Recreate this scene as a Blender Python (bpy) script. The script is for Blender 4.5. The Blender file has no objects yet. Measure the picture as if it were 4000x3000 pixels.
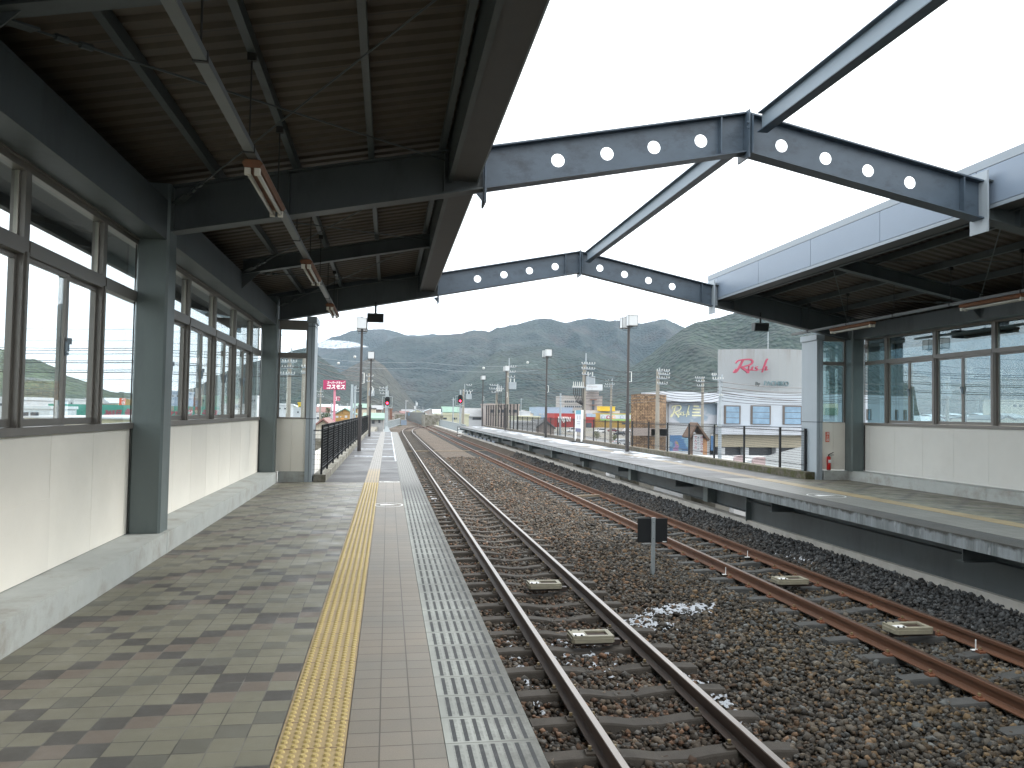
import bpy, math, random
import numpy as np
from mathutils import Matrix, Vector
random.seed(7)
RNG = np.random.default_rng(11)
C = bpy.context.scene.collection
sc = bpy.context.scene
# ------------------------------------------------------------------ camera
YAW, PITCH, ROLL = math.radians(-8.755), math.radians(2.08), math.radians(1.03)
FPX, H = 3135.0, 1.5
R3 = Matrix.Rotation(YAW, 3, 'Z') @ Matrix.Rotation(math.pi / 2 + PITCH, 3, 'X') @ Matrix.Rotation(ROLL, 3, 'Z')
cam = bpy.data.cameras.new('camera')
cam.sensor_width = 36.0
cam.lens = FPX / 4000 * 36.0
cam.clip_start, cam.clip_end = 0.05, 20000
camo = bpy.data.objects.new('camera', cam)
camo.matrix_world = Matrix.Translation((0, 0, H)) @ R3.to_4x4()
C.objects.link(camo)
sc.camera = camo
# ------------------------------------------------------------------ world, sun, exposure
SUN_EL, SUN_AZ = math.radians(42), math.radians(72)   # azimuth from +Y towards +X
w = bpy.data.worlds.new('World'); sc.world = w; w.use_nodes = True
nt = w.node_tree; nt.nodes.clear()
def N(nt, t, **k):
    n = nt.nodes.new(t)
    for a, b in k.items(): setattr(n, a, b)
    return n
sky = N(nt, 'ShaderNodeTexSky', sky_type='NISHITA', sun_disc=False, sun_elevation=SUN_EL, sun_rotation=SUN_AZ, air_density=1.2, dust_density=3.0)
skyS = N(nt, 'ShaderNodeVectorMath', operation='SCALE'); skyS.inputs['Scale'].default_value = 0.10
tc = N(nt, 'ShaderNodeTexCoord')
nz = N(nt, 'ShaderNodeTexNoise'); nz.inputs['Scale'].default_value = 2.3; nz.inputs['Detail'].default_value = 5; nz.inputs['Roughness'].default_value = .5
cr = N(nt, 'ShaderNodeValToRGB'); cr.color_ramp.elements[0].position = .30; cr.color_ramp.elements[0].color = (.72, .72, .72, 1); cr.color_ramp.elements[1].position = .48; cr.color_ramp.elements[1].color = (.97, .97, .97, 1)
mx = N(nt, 'ShaderNodeMix', data_type='RGBA'); mx.inputs[7].default_value = (1.48, 1.50, 1.50, 1)
bg = N(nt, 'ShaderNodeBackground'); bg.inputs[1].default_value = 1.0
wo = N(nt, 'ShaderNodeOutputWorld')
L_ = nt.links.new
L_(sky.outputs[0], skyS.inputs[0]); L_(tc.outputs['Generated'], nz.inputs[0]); L_(nz.outputs[0], cr.inputs[0])
L_(cr.outputs[0], mx.inputs[0]); L_(skyS.outputs[0], mx.inputs[6]); L_(mx.outputs[2], bg.inputs[0]); L_(bg.outputs[0], wo.inputs[0])
sl = bpy.data.lights.new('sun', 'SUN'); sl.energy = 1.5; sl.angle = math.radians(14); sl.color = (1, .97, .92)
so = bpy.data.objects.new('sun', sl); C.objects.link(so)
sd = Vector((math.sin(SUN_AZ) * math.cos(SUN_EL), math.cos(SUN_AZ) * math.cos(SUN_EL), math.sin(SUN_EL)))
so.rotation_euler = sd.to_track_quat('Z', 'Y').to_euler()
so['kind'] = 'helper'; camo['kind'] = 'helper'
sc.view_settings.view_transform = 'Standard'; sc.view_settings.look = 'None'; sc.view_settings.gamma = 1
sc.view_settings.exposure = 1.0
sc.render.engine = 'CYCLES'
sc.cycles.use_denoising = True
sc.cycles.max_bounces = 8; sc.cycles.diffuse_bounces = 2; sc.cycles.glossy_bounces = 3; sc.cycles.transparent_max_bounces = 24
sc.cycles.volume_bounces = 0; sc.cycles.caustics_reflective = False; sc.cycles.caustics_refractive = False
sc.cycles.volume_step_rate = 10; sc.cycles.sample_clamp_indirect = 6

# ------------------------------------------------------------------ picture-to-place helper: a point of the photo at a known depth Y
def ray(x, y):
    return R3 @ Vector(((x - 2000) / FPX, -(y - 1500) / FPX, -1))
def at(x, y, D):
    d = ray(x, y); t = D / d.y
    return Vector((d.x * t, D, H + d.z * t))
def atz(x, y, z):
    d = ray(x, y); t = (z - H) / d.z
    return Vector((d.x * t, d.y * t, z))
def atx(x, y, X):
    d = ray(x, y); t = X / d.x
    return Vector((X, d.y * t, H + d.z * t))

# ------------------------------------------------------------------ materials
def mat(name, col, rough=.6, metal=0.0, var=.12, scale=3.0, bump=0.0, bscale=60, dirt=None, dscale=1.2, spec=.5, stretch=None, dth=(.5, .72)):
    m = bpy.data.materials.new(name); m.use_nodes = True
    t = m.node_tree; b = t.nodes['Principled BSDF']; lk = t.links.new
    b.inputs['Roughness'].default_value = rough; b.inputs['Metallic'].default_value = metal
    b.inputs['Specular IOR Level'].default_value = spec
    geo = N(t, 'ShaderNodeNewGeometry'); src = geo.outputs['Position']
    if stretch:
        mp = N(t, 'ShaderNodeMapping'); mp.inputs['Scale'].default_value = stretch; lk(src, mp.inputs[0]); src = mp.outputs[0]
    n1 = N(t, 'ShaderNodeTexNoise'); n1.inputs['Scale'].default_value = scale; n1.inputs['Detail'].default_value = 6; n1.inputs['Roughness'].default_value = .65; lk(src, n1.inputs['Vector'])
    mr = N(t, 'ShaderNodeMapRange'); mr.inputs[1].default_value = .25; mr.inputs[2].default_value = .75; mr.inputs[3].default_value = 1 - var; mr.inputs[4].default_value = 1 + var; lk(n1.outputs[0], mr.inputs[0])
    vm = N(t, 'ShaderNodeVectorMath', operation='SCALE'); vm.inputs[0].default_value = col[:3]; lk(mr.outputs[0], vm.inputs['Scale'])
    out = vm.outputs[0]
    if dirt:
        n2 = N(t, 'ShaderNodeTexNoise'); n2.inputs['Scale'].default_value = dscale; n2.inputs['Detail'].default_value = 8; n2.inputs['Roughness'].default_value = .7; lk(src, n2.inputs['Vector'])
        r2 = N(t, 'ShaderNodeMapRange'); r2.inputs[1].default_value = dth[0]; r2.inputs[2].default_value = dth[1]; lk(n2.outputs[0], r2.inputs[0])
        mm = N(t, 'ShaderNodeMix', data_type='RGBA'); mm.inputs[7].default_value = (*dirt[:3], 1); lk(r2.outputs[0], mm.inputs[0]); lk(out, mm.inputs[6]); out = mm.outputs[2]
    lk(out, b.inputs['Base Color'])
    if bump:
        n3 = N(t, 'ShaderNodeTexNoise'); n3.inputs['Scale'].default_value = bscale; n3.inputs['Detail'].default_value = 4; lk(geo.outputs['Position'], n3.inputs['Vector'])
        bp = N(t, 'ShaderNodeBump'); bp.inputs['Strength'].default_value = bump; bp.inputs['Distance'].default_value = .01; lk(n3.outputs[0], bp.inputs['Height']); lk(bp.outputs[0], b.inputs['Normal'])
    return m
class G:
    """tiny shader-graph helper"""
    def __init__(s, name, rough=.6):
        s.m = bpy.data.materials.new(name); s.m.use_nodes = True; s.t = s.m.node_tree
        s.b = s.t.nodes['Principled BSDF']; s.b.inputs['Roughness'].default_value = rough
        s.geo = N(s.t, 'ShaderNodeNewGeometry'); s.sep = N(s.t, 'ShaderNodeSeparateXYZ'); s.t.links.new(s.geo.outputs['Position'], s.sep.inputs[0])
        s.X, s.Y, s.Z = s.sep.outputs; s.P = s.geo.outputs['Position']
    def put(s, sock, v):
        if isinstance(v, (int, float)): sock.default_value = v
        elif isinstance(v, tuple): sock.default_value = (*v[:3], 1) if len(sock.default_value) == 4 else v[:3]
        else: s.t.links.new(v, sock)
    def ma(s, op, a, b=0.0, c=0.0):
        n = N(s.t, 'ShaderNodeMath', operation=op)
        for i, v in enumerate((a, b, c)): s.put(n.inputs[i], v)
        return n.outputs[0]
    def mix(s, f, a, b):
        n = N(s.t, 'ShaderNodeMix', data_type='RGBA'); s.put(n.inputs[0], f); s.put(n.inputs[6], a); s.put(n.inputs[7], b); return n.outputs[2]
    def scl(s, c, f):
        n = N(s.t, 'ShaderNodeVectorMath', operation='SCALE'); s.put(n.inputs[0], c); s.put(n.inputs['Scale'], f); return n.outputs[0]
    def noise(s, scale, detail=5, rough=.6, vec=None, st=None):
        n = N(s.t, 'ShaderNodeTexNoise'); n.inputs['Scale'].default_value = scale; n.inputs['Detail'].default_value = detail; n.inputs['Roughness'].default_value = rough
        v = vec or s.P
        if st:
            mp = N(s.t, 'ShaderNodeMapping'); mp.inputs['Scale'].default_value = st; s.t.links.new(v, mp.inputs[0]); v = mp.outputs[0]
        s.t.links.new(v, n.inputs['Vector']); return n.outputs[0]
    def ramp(s, v, a, b, lo=0.0, hi=1.0):
        n = N(s.t, 'ShaderNodeMapRange'); s.put(n.inputs[0], v); n.inputs[1].default_value = a; n.inputs[2].default_value = b; n.inputs[3].default_value = lo; n.inputs[4].default_value = hi; return n.outputs[0]
    def white(s, *v):
        n = N(s.t, 'ShaderNodeTexWhiteNoise', noise_dimensions='3D'); cx = N(s.t, 'ShaderNodeCombineXYZ')
        for i, q in enumerate(v): s.put(cx.inputs[i], q)
        s.t.links.new(cx.outputs[0], n.inputs['Vector']); return n.outputs[0]
    def band(s, v, a, b):   # 1 inside [a,b]
        return s.ma('MULTIPLY', s.ma('GREATER_THAN', v, a), s.ma('LESS_THAN', v, b))
    def fin(s, col, rough=None, height=None, dist=.004, strength=1.0):
        s.put(s.b.inputs['Base Color'], col)
        if rough is not None: s.put(s.b.inputs['Roughness'], rough)
        if height is not None:
            bp = N(s.t, 'ShaderNodeBump'); bp.inputs['Distance'].default_value = dist; bp.inputs['Strength'].default_value = strength
            s.put(bp.inputs['Height'], height); s.t.links.new(bp.outputs[0], s.b.inputs['Normal'])
        return s.m
M = {}
def simple(name, col, rough=.6, **k): M[name] = mat(name, col, rough, **k); return M[name]
def emis(name, col, st):
    m = bpy.data.materials.new(name); m.use_nodes = True; b = m.node_tree.nodes['Principled BSDF']
    b.inputs['Base Color'].default_value = (*col, 1); b.inputs['Emission Color'].default_value = (*col, 1); b.inputs['Emission Strength'].default_value = st; M[name] = m
def glass(name, tint, ior=1.45, extra=0.0):
    m = bpy.data.materials.new(name); m.use_nodes = True; t = m.node_tree; t.nodes.clear()
    tr = N(t, 'ShaderNodeBsdfTransparent'); tr.inputs[0].default_value = (*tint, 1)
    gl = N(t, 'ShaderNodeBsdfGlossy'); gl.inputs['Roughness'].default_value = .0; gl.inputs[0].default_value = (.95, 1, 1, 1)
    fr = N(t, 'ShaderNodeFresnel'); gg = N(t, 'ShaderNodeNewGeometry'); mrg = N(t, 'ShaderNodeMapRange'); mrg.inputs[3].default_value = ior; mrg.inputs[4].default_value = 1 / ior
    t.links.new(gg.outputs['Backfacing'], mrg.inputs[0]); t.links.new(mrg.outputs[0], fr.inputs[0])
    ad = N(t, 'ShaderNodeMath', operation='ADD'); ad.inputs[1].default_value = extra; ad.use_clamp = True
    ms = N(t, 'ShaderNodeMixShader'); o = N(t, 'ShaderNodeOutputMaterial')
    t.links.new(fr.outputs[0], ad.inputs[0]); t.links.new(ad.outputs[0], ms.inputs[0]); t.links.new(tr.outputs[0], ms.inputs[1]); t.links.new(gl.outputs[0], ms.inputs[2]); t.links.new(ms.outputs[0], o.inputs[0])
    M[name] = m
# steel paints
simple('steel_grey_shaded', (.060, .074, .078), .5, var=.12, scale=1.5, dirt=(.038, .046, .048), dscale=2.2, stretch=(1, 1, .35))  # column paint darkened: the shade under the roofs is put into this colour
simple('steel_frame', (.062, .088, .118), .42, var=.18, scale=2.5, dirt=(.030, .042, .058), dscale=3.0, stretch=(1, 1, 1.6), spec=.4)
simple('steel_ridge', (.17, .22, .265), .5, var=.06)
simple('column_paint', (.115, .145, .145), .42, var=.12, scale=1.6, dirt=(.075, .095, .097), dscale=1.3, stretch=(1, 1, .3), spec=.5)
simple('fascia_panel', (.195, .25, .325), .38, var=.03, scale=1.0, spec=.5)
simple('fascia_trim', (.24, .285, .33), .4, var=.04)
simple('seam', (.05, .06, .07), .7, var=.05)
simple('soffit_paint', (.075, .075, .075), .6, var=.08)
simple('post_panel', (.30, .35, .39), .4, var=.05, scale=2)
simple('aluminium', (.155, .145, .13), .38, metal=.0, var=.06, scale=5, spec=.6)
simple('aluminium_edge', (.30, .285, .25), .3, metal=.3, var=.05)
simple('gasket', (.03, .03, .03), .6)
simple('wall_panel', (.78, .76, .69), .55, var=.035, scale=2, bump=.12, bscale=300, dirt=(.72, .70, .63), dscale=.7)
simple('wall_panel_far_shaded', (.57, .575, .545), .55, var=.04, scale=2, dirt=(.52, .52, .49), dscale=.7)  # same paint as the near panels, with the far side's shade in the colour
simple('wall_panel_dark', (.73, .71, .645), .55, var=.04, scale=2, bump=.12, bscale=300)
simple('concrete', (.42, .41, .38), .8, var=.12, scale=3, bump=.25, bscale=120, dirt=(.28, .27, .24), dscale=2.0)
simple('concrete_step', (.36, .385, .375), .75, var=.10, scale=4, bump=.2, bscale=120, dirt=(.25, .24, .21), dscale=2.5)
simple('concrete_old', (.22, .215, .19), .9, var=.22, scale=5, bump=.5, bscale=60, dirt=(.09, .085, .06), dscale=2.0, dth=(.42, .62))
simple('concrete_dark', (.16, .165, .16), .9, var=.18, scale=3, bump=.3, bscale=80)
simple('black_paint', (.012, .014, .016), .45, var=.1, spec=.3)
simple('pole_brown', (.035, .032, .033), .5, var=.1)
simple('galvanised', (.30, .34, .36), .4, metal=.3, var=.08, scale=12)
simple('white_paint', (.80, .82, .82), .5, var=.04)
simple('white_wall', (.50, .53, .56), .6, var=.05, dirt=(.42, .43, .43), dscale=.4)
simple('frosted_lamp', (.50, .53, .55), .35, var=.02)
simple('rust_orange', (.15, .065, .03), .7, var=.25, scale=14, dirt=(.20, .06, .02), dscale=10)
simple('tube_white', (.50, .50, .46), .25, var=.02)
simple('lamp_holder', (.60, .58, .50), .5, var=.05)
simple('conduit', (.11, .12, .122), .45, var=.1)
simple('red_paint', (.55, .02, .02), .4, var=.05)
simple('sign_red', (.60, .09, .03), .5, var=.03)
simple('snow', (.40, .43, .47), .6, var=.03, scale=30, bump=.6, bscale=60)
simple('tube_dark', (.02, .02, .02), .7)
glass('window_glass', (.94, .97, .975), 1.5, .01)
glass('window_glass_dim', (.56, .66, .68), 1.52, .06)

# ------------------------------------------------------------------ mesh helpers
class MB:
    def __init__(s): s.v = []; s.f = []; s.mi = []; s.cur = 0
    def add(s, vs, fs):
        o = len(s.v); s.v += [tuple(p) for p in vs]; s.f += [tuple(i + o for i in f) for f in fs]; s.mi += [s.cur] * len(fs); return s
    def box(s, x0, x1, y0, y1, z0, z1):
        x0, x1 = sorted((x0, x1)); y0, y1 = sorted((y0, y1)); z0, z1 = sorted((z0, z1))
        return s.add([(x0, y0, z0), (x1, y0, z0), (x1, y1, z0), (x0, y1, z0), (x0, y0, z1), (x1, y0, z1), (x1, y1, z1), (x0, y1, z1)],
                     [(0, 3, 2, 1), (4, 5, 6, 7), (0, 1, 5, 4), (1, 2, 6, 5), (2, 3, 7, 6), (3, 0, 4, 7)])
    def cbox(s, x0, x1, y0, y1, z0, z1, b=.005):   # vertical edges chamfered
        x0, x1 = sorted((x0, x1)); y0, y1 = sorted((y0, y1)); z0, z1 = sorted((z0, z1))
        return s.prism([(x0 + b, y0), (x1 - b, y0), (x1, y0 + b), (x1, y1 - b), (x1 - b, y1), (x0 + b, y1), (x0, y1 - b), (x0, y0 + b)], (0, 0, z0), (0, 0, z1), 'z')
    def prism(s, poly, a, b, ax):
        """poly: 2-D outline (counter-clockwise seen against the axis) swept from a to b"""
        n = len(poly)
        def P(p, o):
            if ax == 'z': return (p[0] + o[0], p[1] + o[1], o[2])
            if ax == 'y': return (p[0] + o[0], o[1], p[1] + o[2])
            return (o[0], p[0] + o[1], p[1] + o[2])
        vs = [P(p, a) for p in poly] + [P(p, b) for p in poly]
        return s.add(vs, [tuple(range(n))[::-1], tuple(range(n, 2 * n))] + [(i, (i + 1) % n, n + (i + 1) % n, n + i) for i in range(n)])
    def bar(s, p, q, wd, ht=None, up=(0, 0, 1)):
        p, q = Vector(p), Vector(q); ht = ht or wd; d = (q - p).normalized(); u = Vector(up)
        if abs(d.dot(u)) > .95: u = Vector((0, 1, 0))
        r = d.cross(u).normalized(); u = r.cross(d).normalized(); r *= wd / 2; u *= ht / 2
        return s.add([p - r - u, p + r - u, p + r + u, p - r + u, q - r - u, q + r - u, q + r + u, q - r + u],
                     [(0, 3, 2, 1), (4, 5, 6, 7), (0, 1, 5, 4), (1, 2, 6, 5), (2, 3, 7, 6), (3, 0, 4, 7)])
    def tube(s, pts, r, n=8, r2=None):
        pts = [Vector(p) for p in pts]; rings = []
        for i, p in enumerate(pts):
            d = (pts[min(i + 1, len(pts) - 1)] - pts[max(i - 1, 0)]).normalized()
            u = Vector((0, 0, 1)) if abs(d.z) < .9 else Vector((1, 0, 0))
            a = d.cross(u).normalized(); b = a.cross(d); rr = r if r2 is None else r + (r2 - r) * i / max(1, len(pts) - 1)
            rings.append([p + (a * math.cos(2 * math.pi * k / n) + b * math.sin(2 * math.pi * k / n)) * rr for k in range(n)])
        vs = [q for g in rings for q in g]; fs = [tuple(range(n)), tuple(range(len(vs) - n, len(vs)))[::-1]]
        for i in range(len(rings) - 1):
            for k in range(n): fs.append((i * n + k, (i + 1) * n + k, (i + 1) * n + (k + 1) % n, i * n + (k + 1) % n))
        return s.add(vs, fs)
    def cyl(s, c, r, z0, z1, n=16, r2=None): return s.tube([(c[0], c[1], z0), (c[0], c[1], z1)], r, n, r2)
    def sphere(s, c, r, n=10, sz=1.0):
        vs = [(c[0], c[1], c[2] + r * sz)]; m = max(4, n // 2)
        for i in range(1, m):
            a = math.pi * i / m
            vs += [(c[0] + r * math.sin(a) * math.cos(2 * math.pi * k / n), c[1] + r * math.sin(a) * math.sin(2 * math.pi * k / n), c[2] + r * sz * math.cos(a)) for k in range(n)]
        vs.append((c[0], c[1], c[2] - r * sz)); e = len(vs) - 1; fs = []
        for k in range(n):
            fs.append((0, 1 + k, 1 + (k + 1) % n)); fs.append((e, e - n + (k + 1) % n, e - n + k))
            for i in range(m - 2): fs.append((1 + i * n + k, 1 + (i + 1) * n + k, 1 + (i + 1) * n + (k + 1) % n, 1 + i * n + (k + 1) % n))
        return s.add(vs, fs)
    def quad(s, a, b, c, d): return s.add([a, b, c, d], [(0, 1, 2, 3)])
    def build(s, name, m, parent=None, smooth=False, mats=None):
        me = bpy.data.meshes.new(name); me.from_pydata(s.v, [], s.f); me.validate()
        for q in (mats or [m]): me.materials.append(M[q] if isinstance(q, str) else q)
        if mats and len(me.polygons) == len(s.mi): me.polygons.foreach_set('material_index', s.mi)
        if smooth: me.polygons.foreach_set('use_smooth', [True] * len(me.polygons))
        o = bpy.data.objects.new(name, me); C.objects.link(o)
        if parent is not None: o.parent = parent
        return o
def tag(o, label=None, cat=None, group=None, kind=None):
    for k, v in (('label', label), ('category', cat), ('group', group), ('kind', kind)):
        if v: o[k] = v
    return o
def thing(name, label, cat, loc=(0, 0, 0), group=None):
    o = bpy.data.objects.new(name, None); o.location = loc; C.objects.link(o); return tag(o, label, cat, group)
def struct(o): o['kind'] = 'structure'; return o
def part(mb, name, m, parent, loc=None, **k):
    """link as a child; geometry was given in world coordinates, parent is an unrotated Empty at parent.location"""
    o = mb.build(name, m, parent, **k); p = Vector((0, 0, 0)); q = parent
    while q is not None: p += Vector(q.location); q = q.parent
    o.location = -p if loc is None else loc
    return o
FLAT = Matrix.Rotation(math.pi / 2, 4, 'X')    # text plane facing -Y
def text(body, name, m, parent, size, mtx, ext=.01, align='LEFT', bold=0.0, xs=1.0, shear=0.0, vertical=False):
    cu = bpy.data.curves.new(name, 'FONT'); cu.body = body; cu.size = size; cu.extrude = ext; cu.align_x = align; cu.offset = bold; cu.shear = shear
    cu.resolution_u = 3
    if vertical: cu.space_line = .95
    tmp = bpy.data.objects.new('tmp', cu); C.objects.link(tmp); bpy.context.view_layer.update()
    me = bpy.data.meshes.new_from_object(tmp.evaluated_get(bpy.context.evaluated_depsgraph_get()))
    bpy.data.objects.remove(tmp); me.transform(mtx @ Matrix.Diagonal((xs, 1, 1, 1))); me.materials.clear(); me.materials.append(M[m])
    o = bpy.data.objects.new(name, me); C.objects.link(o)
    if parent is not None:
        o.parent = parent; p = Vector((0, 0, 0)); q = parent
        while q is not None: p += Vector(q.location); q = q.parent
        o.location = -p
    return o

def copy_tree(o, parent=None):
    c = o.copy(); C.objects.link(c); c.parent = parent
    for ch in o.children: copy_tree(ch, c)
    return c
# ================================================================== GROUND SURFACES OF THE STATION
def tile_material(name, x0, sgn, warm):
    g = G(name, .45)
    u = g.ma('DIVIDE', g.ma('MULTIPLY', g.ma('SUBTRACT', g.X, x0), sgn), .1452)
    v = g.ma('DIVIDE', g.ma('SUBTRACT', g.Y, 3.858), .1536)
    c, k = g.ma('FLOOR', u), g.ma('FLOOR', v); fu, fv = g.ma('FRACT', u), g.ma('FRACT', v)
    s = g.ma('FLOORED_MODULO', g.ma('ADD', c, k), 9.0); d = g.ma('FLOORED_MODULO', g.ma('SUBTRACT', c, k), 9.0)
    rnd = g.white(c, k, 0.0)
    brown = g.ma('COMPARE', s, 5.0, .1); dark = g.ma('MAXIMUM', g.ma('COMPARE', s, 6.0, .1), g.ma('COMPARE', d, 6.0, .1)); gray = g.ma('COMPARE', s, 1.0, .1)
    col = g.mix(gray, (.158, .152, .114), (.108, .106, .086)); col = g.mix(dark, col, (.066, .062, .056)); col = g.mix(brown, col, (.140, .116, .094))
    col = g.scl(col, g.ma('MULTIPLY', g.ramp(rnd, 0, 1, .93, 1.07), g.ramp(g.noise(1.3, 5), .3, .7, .86, 1.12)))
    col = g.scl(col, g.ramp(g.noise(260, 2), .3, .7, .90, 1.10))
    e = .022
    joint = g.ma('MAXIMUM', g.ma('MAXIMUM', g.ma('LESS_THAN', fu, e), g.ma('GREATER_THAN', fu, 1 - e)), g.ma('MAXIMUM', g.ma('LESS_THAN', fv, e), g.ma('GREATER_THAN', fv, 1 - e)))
    exp = g.ma('COMPARE', g.Y, 8.72, .012); joint = g.ma('MAXIMUM', joint, exp)
    jc = g.mix(g.ramp(g.noise(2.2, 3), .45, .6), (.055, .052, .046), (.15, .145, .125))
    col = g.mix(joint, col, jc)
    dirt = g.ramp(g.noise(.9, 8, .72), .52, .75); col = g.mix(g.ma('MULTIPLY', dirt, .35), col, (.13, .125, .11))
    rough = g.ramp(g.noise(2.5, 5), .3, .7, .34, .6)
    return g.fin(col, rough, g.ma('SUBTRACT', g.ma('MULTIPLY', g.noise(400, 2), .12), joint), .0025, .9)
M['tiles_left'] = tile_material('floor_tiles_grey_beige', -.458, -1.0, 0)
M['tiles_right'] = tile_material('floor_tiles_far_platform', 8.62, 1.0, 0)
def plain_tile(name, x0, w, h, c1, c2, sgn=1.0, vary=True):
    g = G(name, .5)
    u = g.ma('DIVIDE', g.ma('SUBTRACT', g.X, x0), w); v = g.ma('DIVIDE', g.ma('SUBTRACT', g.Y, 3.69), h)
    fu, fv = g.ma('FRACT', u), g.ma('FRACT', v); c, k = g.ma('FLOOR', u), g.ma('FLOOR', v)
    col = g.mix(g.ramp(g.noise(.8, 4), .35, .65), c1, c2)
    col = g.scl(col, g.ramp(g.white(c, k, 1.0), 0, 1, .94, 1.06)); col = g.scl(col, g.ramp(g.noise(240, 2), .3, .7, .85, 1.15))
    ex, ey = .0035 / w, .0035 / h
    j = g.ma('MAXIMUM', g.ma('MAXIMUM', g.ma('LESS_THAN', fu, ex), g.ma('GREATER_THAN', fu, 1 - ex)), g.ma('MAXIMUM', g.ma('LESS_THAN', fv, ey), g.ma('GREATER_THAN', fv, 1 - ey)))
    col = g.mix(j, col, (.07, .06, .048))
    return g.fin(col, .5, g.ma('SUBTRACT', g.ma('MULTIPLY', g.noise(350, 2), .15), j), .0025, .8)
M['tiles_tan'] = plain_tile('walkway_tiles_tan', -.150, .1475, .1536, (.185, .158, .124), (.145, .136, .116))
M['tiles_pale'] = plain_tile('walkway_tiles_pale', 7.45, .21, .1536, (.20, .20, .185), (.155, .155, .142))
def tactile_material(name, x0, w, worn_from=None):
    g = G(name, .5)
    v = g.ma('DIVIDE', g.ma('SUBTRACT', g.Y, 3.69), .3086); fv = g.ma('FRACT', v); k = g.ma('FLOOR', v)
    col = g.mix(g.ramp(g.noise(3.0, 6), .35, .68), (.325, .245, .120), (.285, .215, .115)); col = g.scl(col, g.ramp(g.white(k, 2.0, 1.0), 0, 1, .90, 1.08))
    col = g.mix(g.ramp(g.noise(40, 3), .55, .8, 0, .3), col, (.22, .16, .08))
    j = g.ma('MAXIMUM', g.ma('LESS_THAN', fv, .014), g.ma('GREATER_THAN', fv, .986)); col = g.mix(j, col, (.13, .08, .04))
    h = g.ma('SUBTRACT', g.ma('MULTIPLY', g.noise(300, 2), .1), j)
    if worn_from is not None:
        u = g.ma('FRACT', g.ma('DIVIDE', g.ma('SUBTRACT', g.X, x0), w / 5)); groove = g.ma('LESS_THAN', g.ma('ABSOLUTE', g.ma('SUBTRACT', u, .0)), .22)
        gr = g.mix(g.ramp(g.noise(6, 4), .4, .6), (.13, .125, .11), (.19, .185, .175))
        wear = g.ramp(g.Y, worn_from + 2.2, worn_from + 5.5); wn = g.ramp(g.ma('ADD', wear, g.ma('MULTIPLY', g.ma('SUBTRACT', g.noise(3, 4), .5), .7)), .3, .7)
        col = g.mix(wn, g.mix(groove, g.scl(col, .7), (.06, .05, .03)), g.mix(groove, gr, (.07, .066, .06)))
    return g.fin(col, .5, h, .002, .8)
M['tactile'] = tactile_material('tactile_paving_yellow', -.452, .295)
M['tactile_worn'] = tactile_material('tactile_paving_worn', -.452, .295, 17.0)
M['tactile_far'] = tactile_material('tactile_paving_far', 8.30, .32)
def edge_material(name, x0, w, face, dark):
    """edge blocks: 7 groups of 4 dark ribs per block; worn and stained towards the rails"""
    g = G(name, .6)
    u = g.ma('MULTIPLY', g.ma('DIVIDE', g.ma('SUBTRACT', g.X, x0), w), face); v = g.ma('FRACT', g.ma('DIVIDE', g.ma('SUBTRACT', g.Y, 3.684), .3068)); k = g.ma('FLOOR', g.ma('DIVIDE', g.ma('SUBTRACT', g.Y, 3.684), .3068))
    if face < 0: u = g.ma('ADD', u, 1.0)
    t = g.ma('DIVIDE', g.ma('SUBTRACT', u, .075), .129); f = g.ma('FRACT', t)
    inside = g.ma('MULTIPLY', g.band(t, 0.0, 7.0), g.band(v, .06, .93)); grp = g.ma('MULTIPLY', g.band(f, .14, .50), inside)
    line = g.ma('MULTIPLY', grp, g.ma('GREATER_THAN', g.ma('FRACT', g.ma('MULTIPLY', g.ma('SUBTRACT', f, .12), 9.1)), .28))
    base = g.mix(g.ramp(g.noise(2.0, 6), .35, .65), (.30, .32, .30), (.22, .235, .22)) if not dark else g.mix(g.ramp(g.noise(2.0, 6), .35, .65), (.075, .077, .074), (.035, .036, .034))
    base = g.scl(base, g.ramp(g.white(k, 3.0, 1.0), 0, 1, .9, 1.08))
    # soot round each rib group and towards the rail side
    soot = g.ma('MULTIPLY', g.ma('MULTIPLY', g.band(f, .0, .80), inside), g.ramp(g.noise(26, 5, .7), .40, .62)); base = g.mix(g.ma('MULTIPLY', soot, .62), base, (.12, .125, .125))
    rail = g.ramp(g.ma('ADD', u, g.ma('MULTIPLY', g.ma('SUBTRACT', g.noise(2.6, 7, .75), .5), 1.3)), .42, 1.0); base = g.mix(g.ma('MULTIPLY', rail, .85), base, (.055, .055, .048))
    far = g.ramp(g.ma('ADD', g.Y, g.ma('MULTIPLY', g.ma('SUBTRACT', g.noise(1.1, 5), .5), 4.0)), 13.2, 16.0)
    if not dark: base = g.mix(g.ma('MULTIPLY', far, .85), base, (.085, .088, .085))
    lc = g.mix(g.ramp(g.Y, 15.5, 17.5), (.010, .013, .017), (.20, .20, .19)) if not dark else (.05, .05, .05)
    ink = g.ma('MULTIPLY', g.ma('MAXIMUM', line, g.ma('MULTIPLY', grp, .75)), g.ramp(g.noise(8, 3), .2, .45, .75, 1.0)) if not dark else g.ma('MULTIPLY', line, .7)
    base = g.mix(ink, base, lc)
    j = g.ma('MAXIMUM', g.ma('LESS_THAN', v, .012), g.ma('GREATER_THAN', v, .988)); base = g.mix(g.ma('MULTIPLY', j, .8), base, (.08, .08, .075))
    return g.fin(base, .62, g.ma('SUBTRACT', g.ma('ADD', g.ma('MULTIPLY', g.noise(200, 3), .2), g.ma('MULTIPLY', line, .8)), j), .003, .9)
M['edge_left'] = edge_material('platform_edge_blocks', .291, .424, 1.0, False)
M['edge_right'] = edge_material('platform_edge_blocks_dark', 6.98, .47, -1.0, True)
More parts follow.
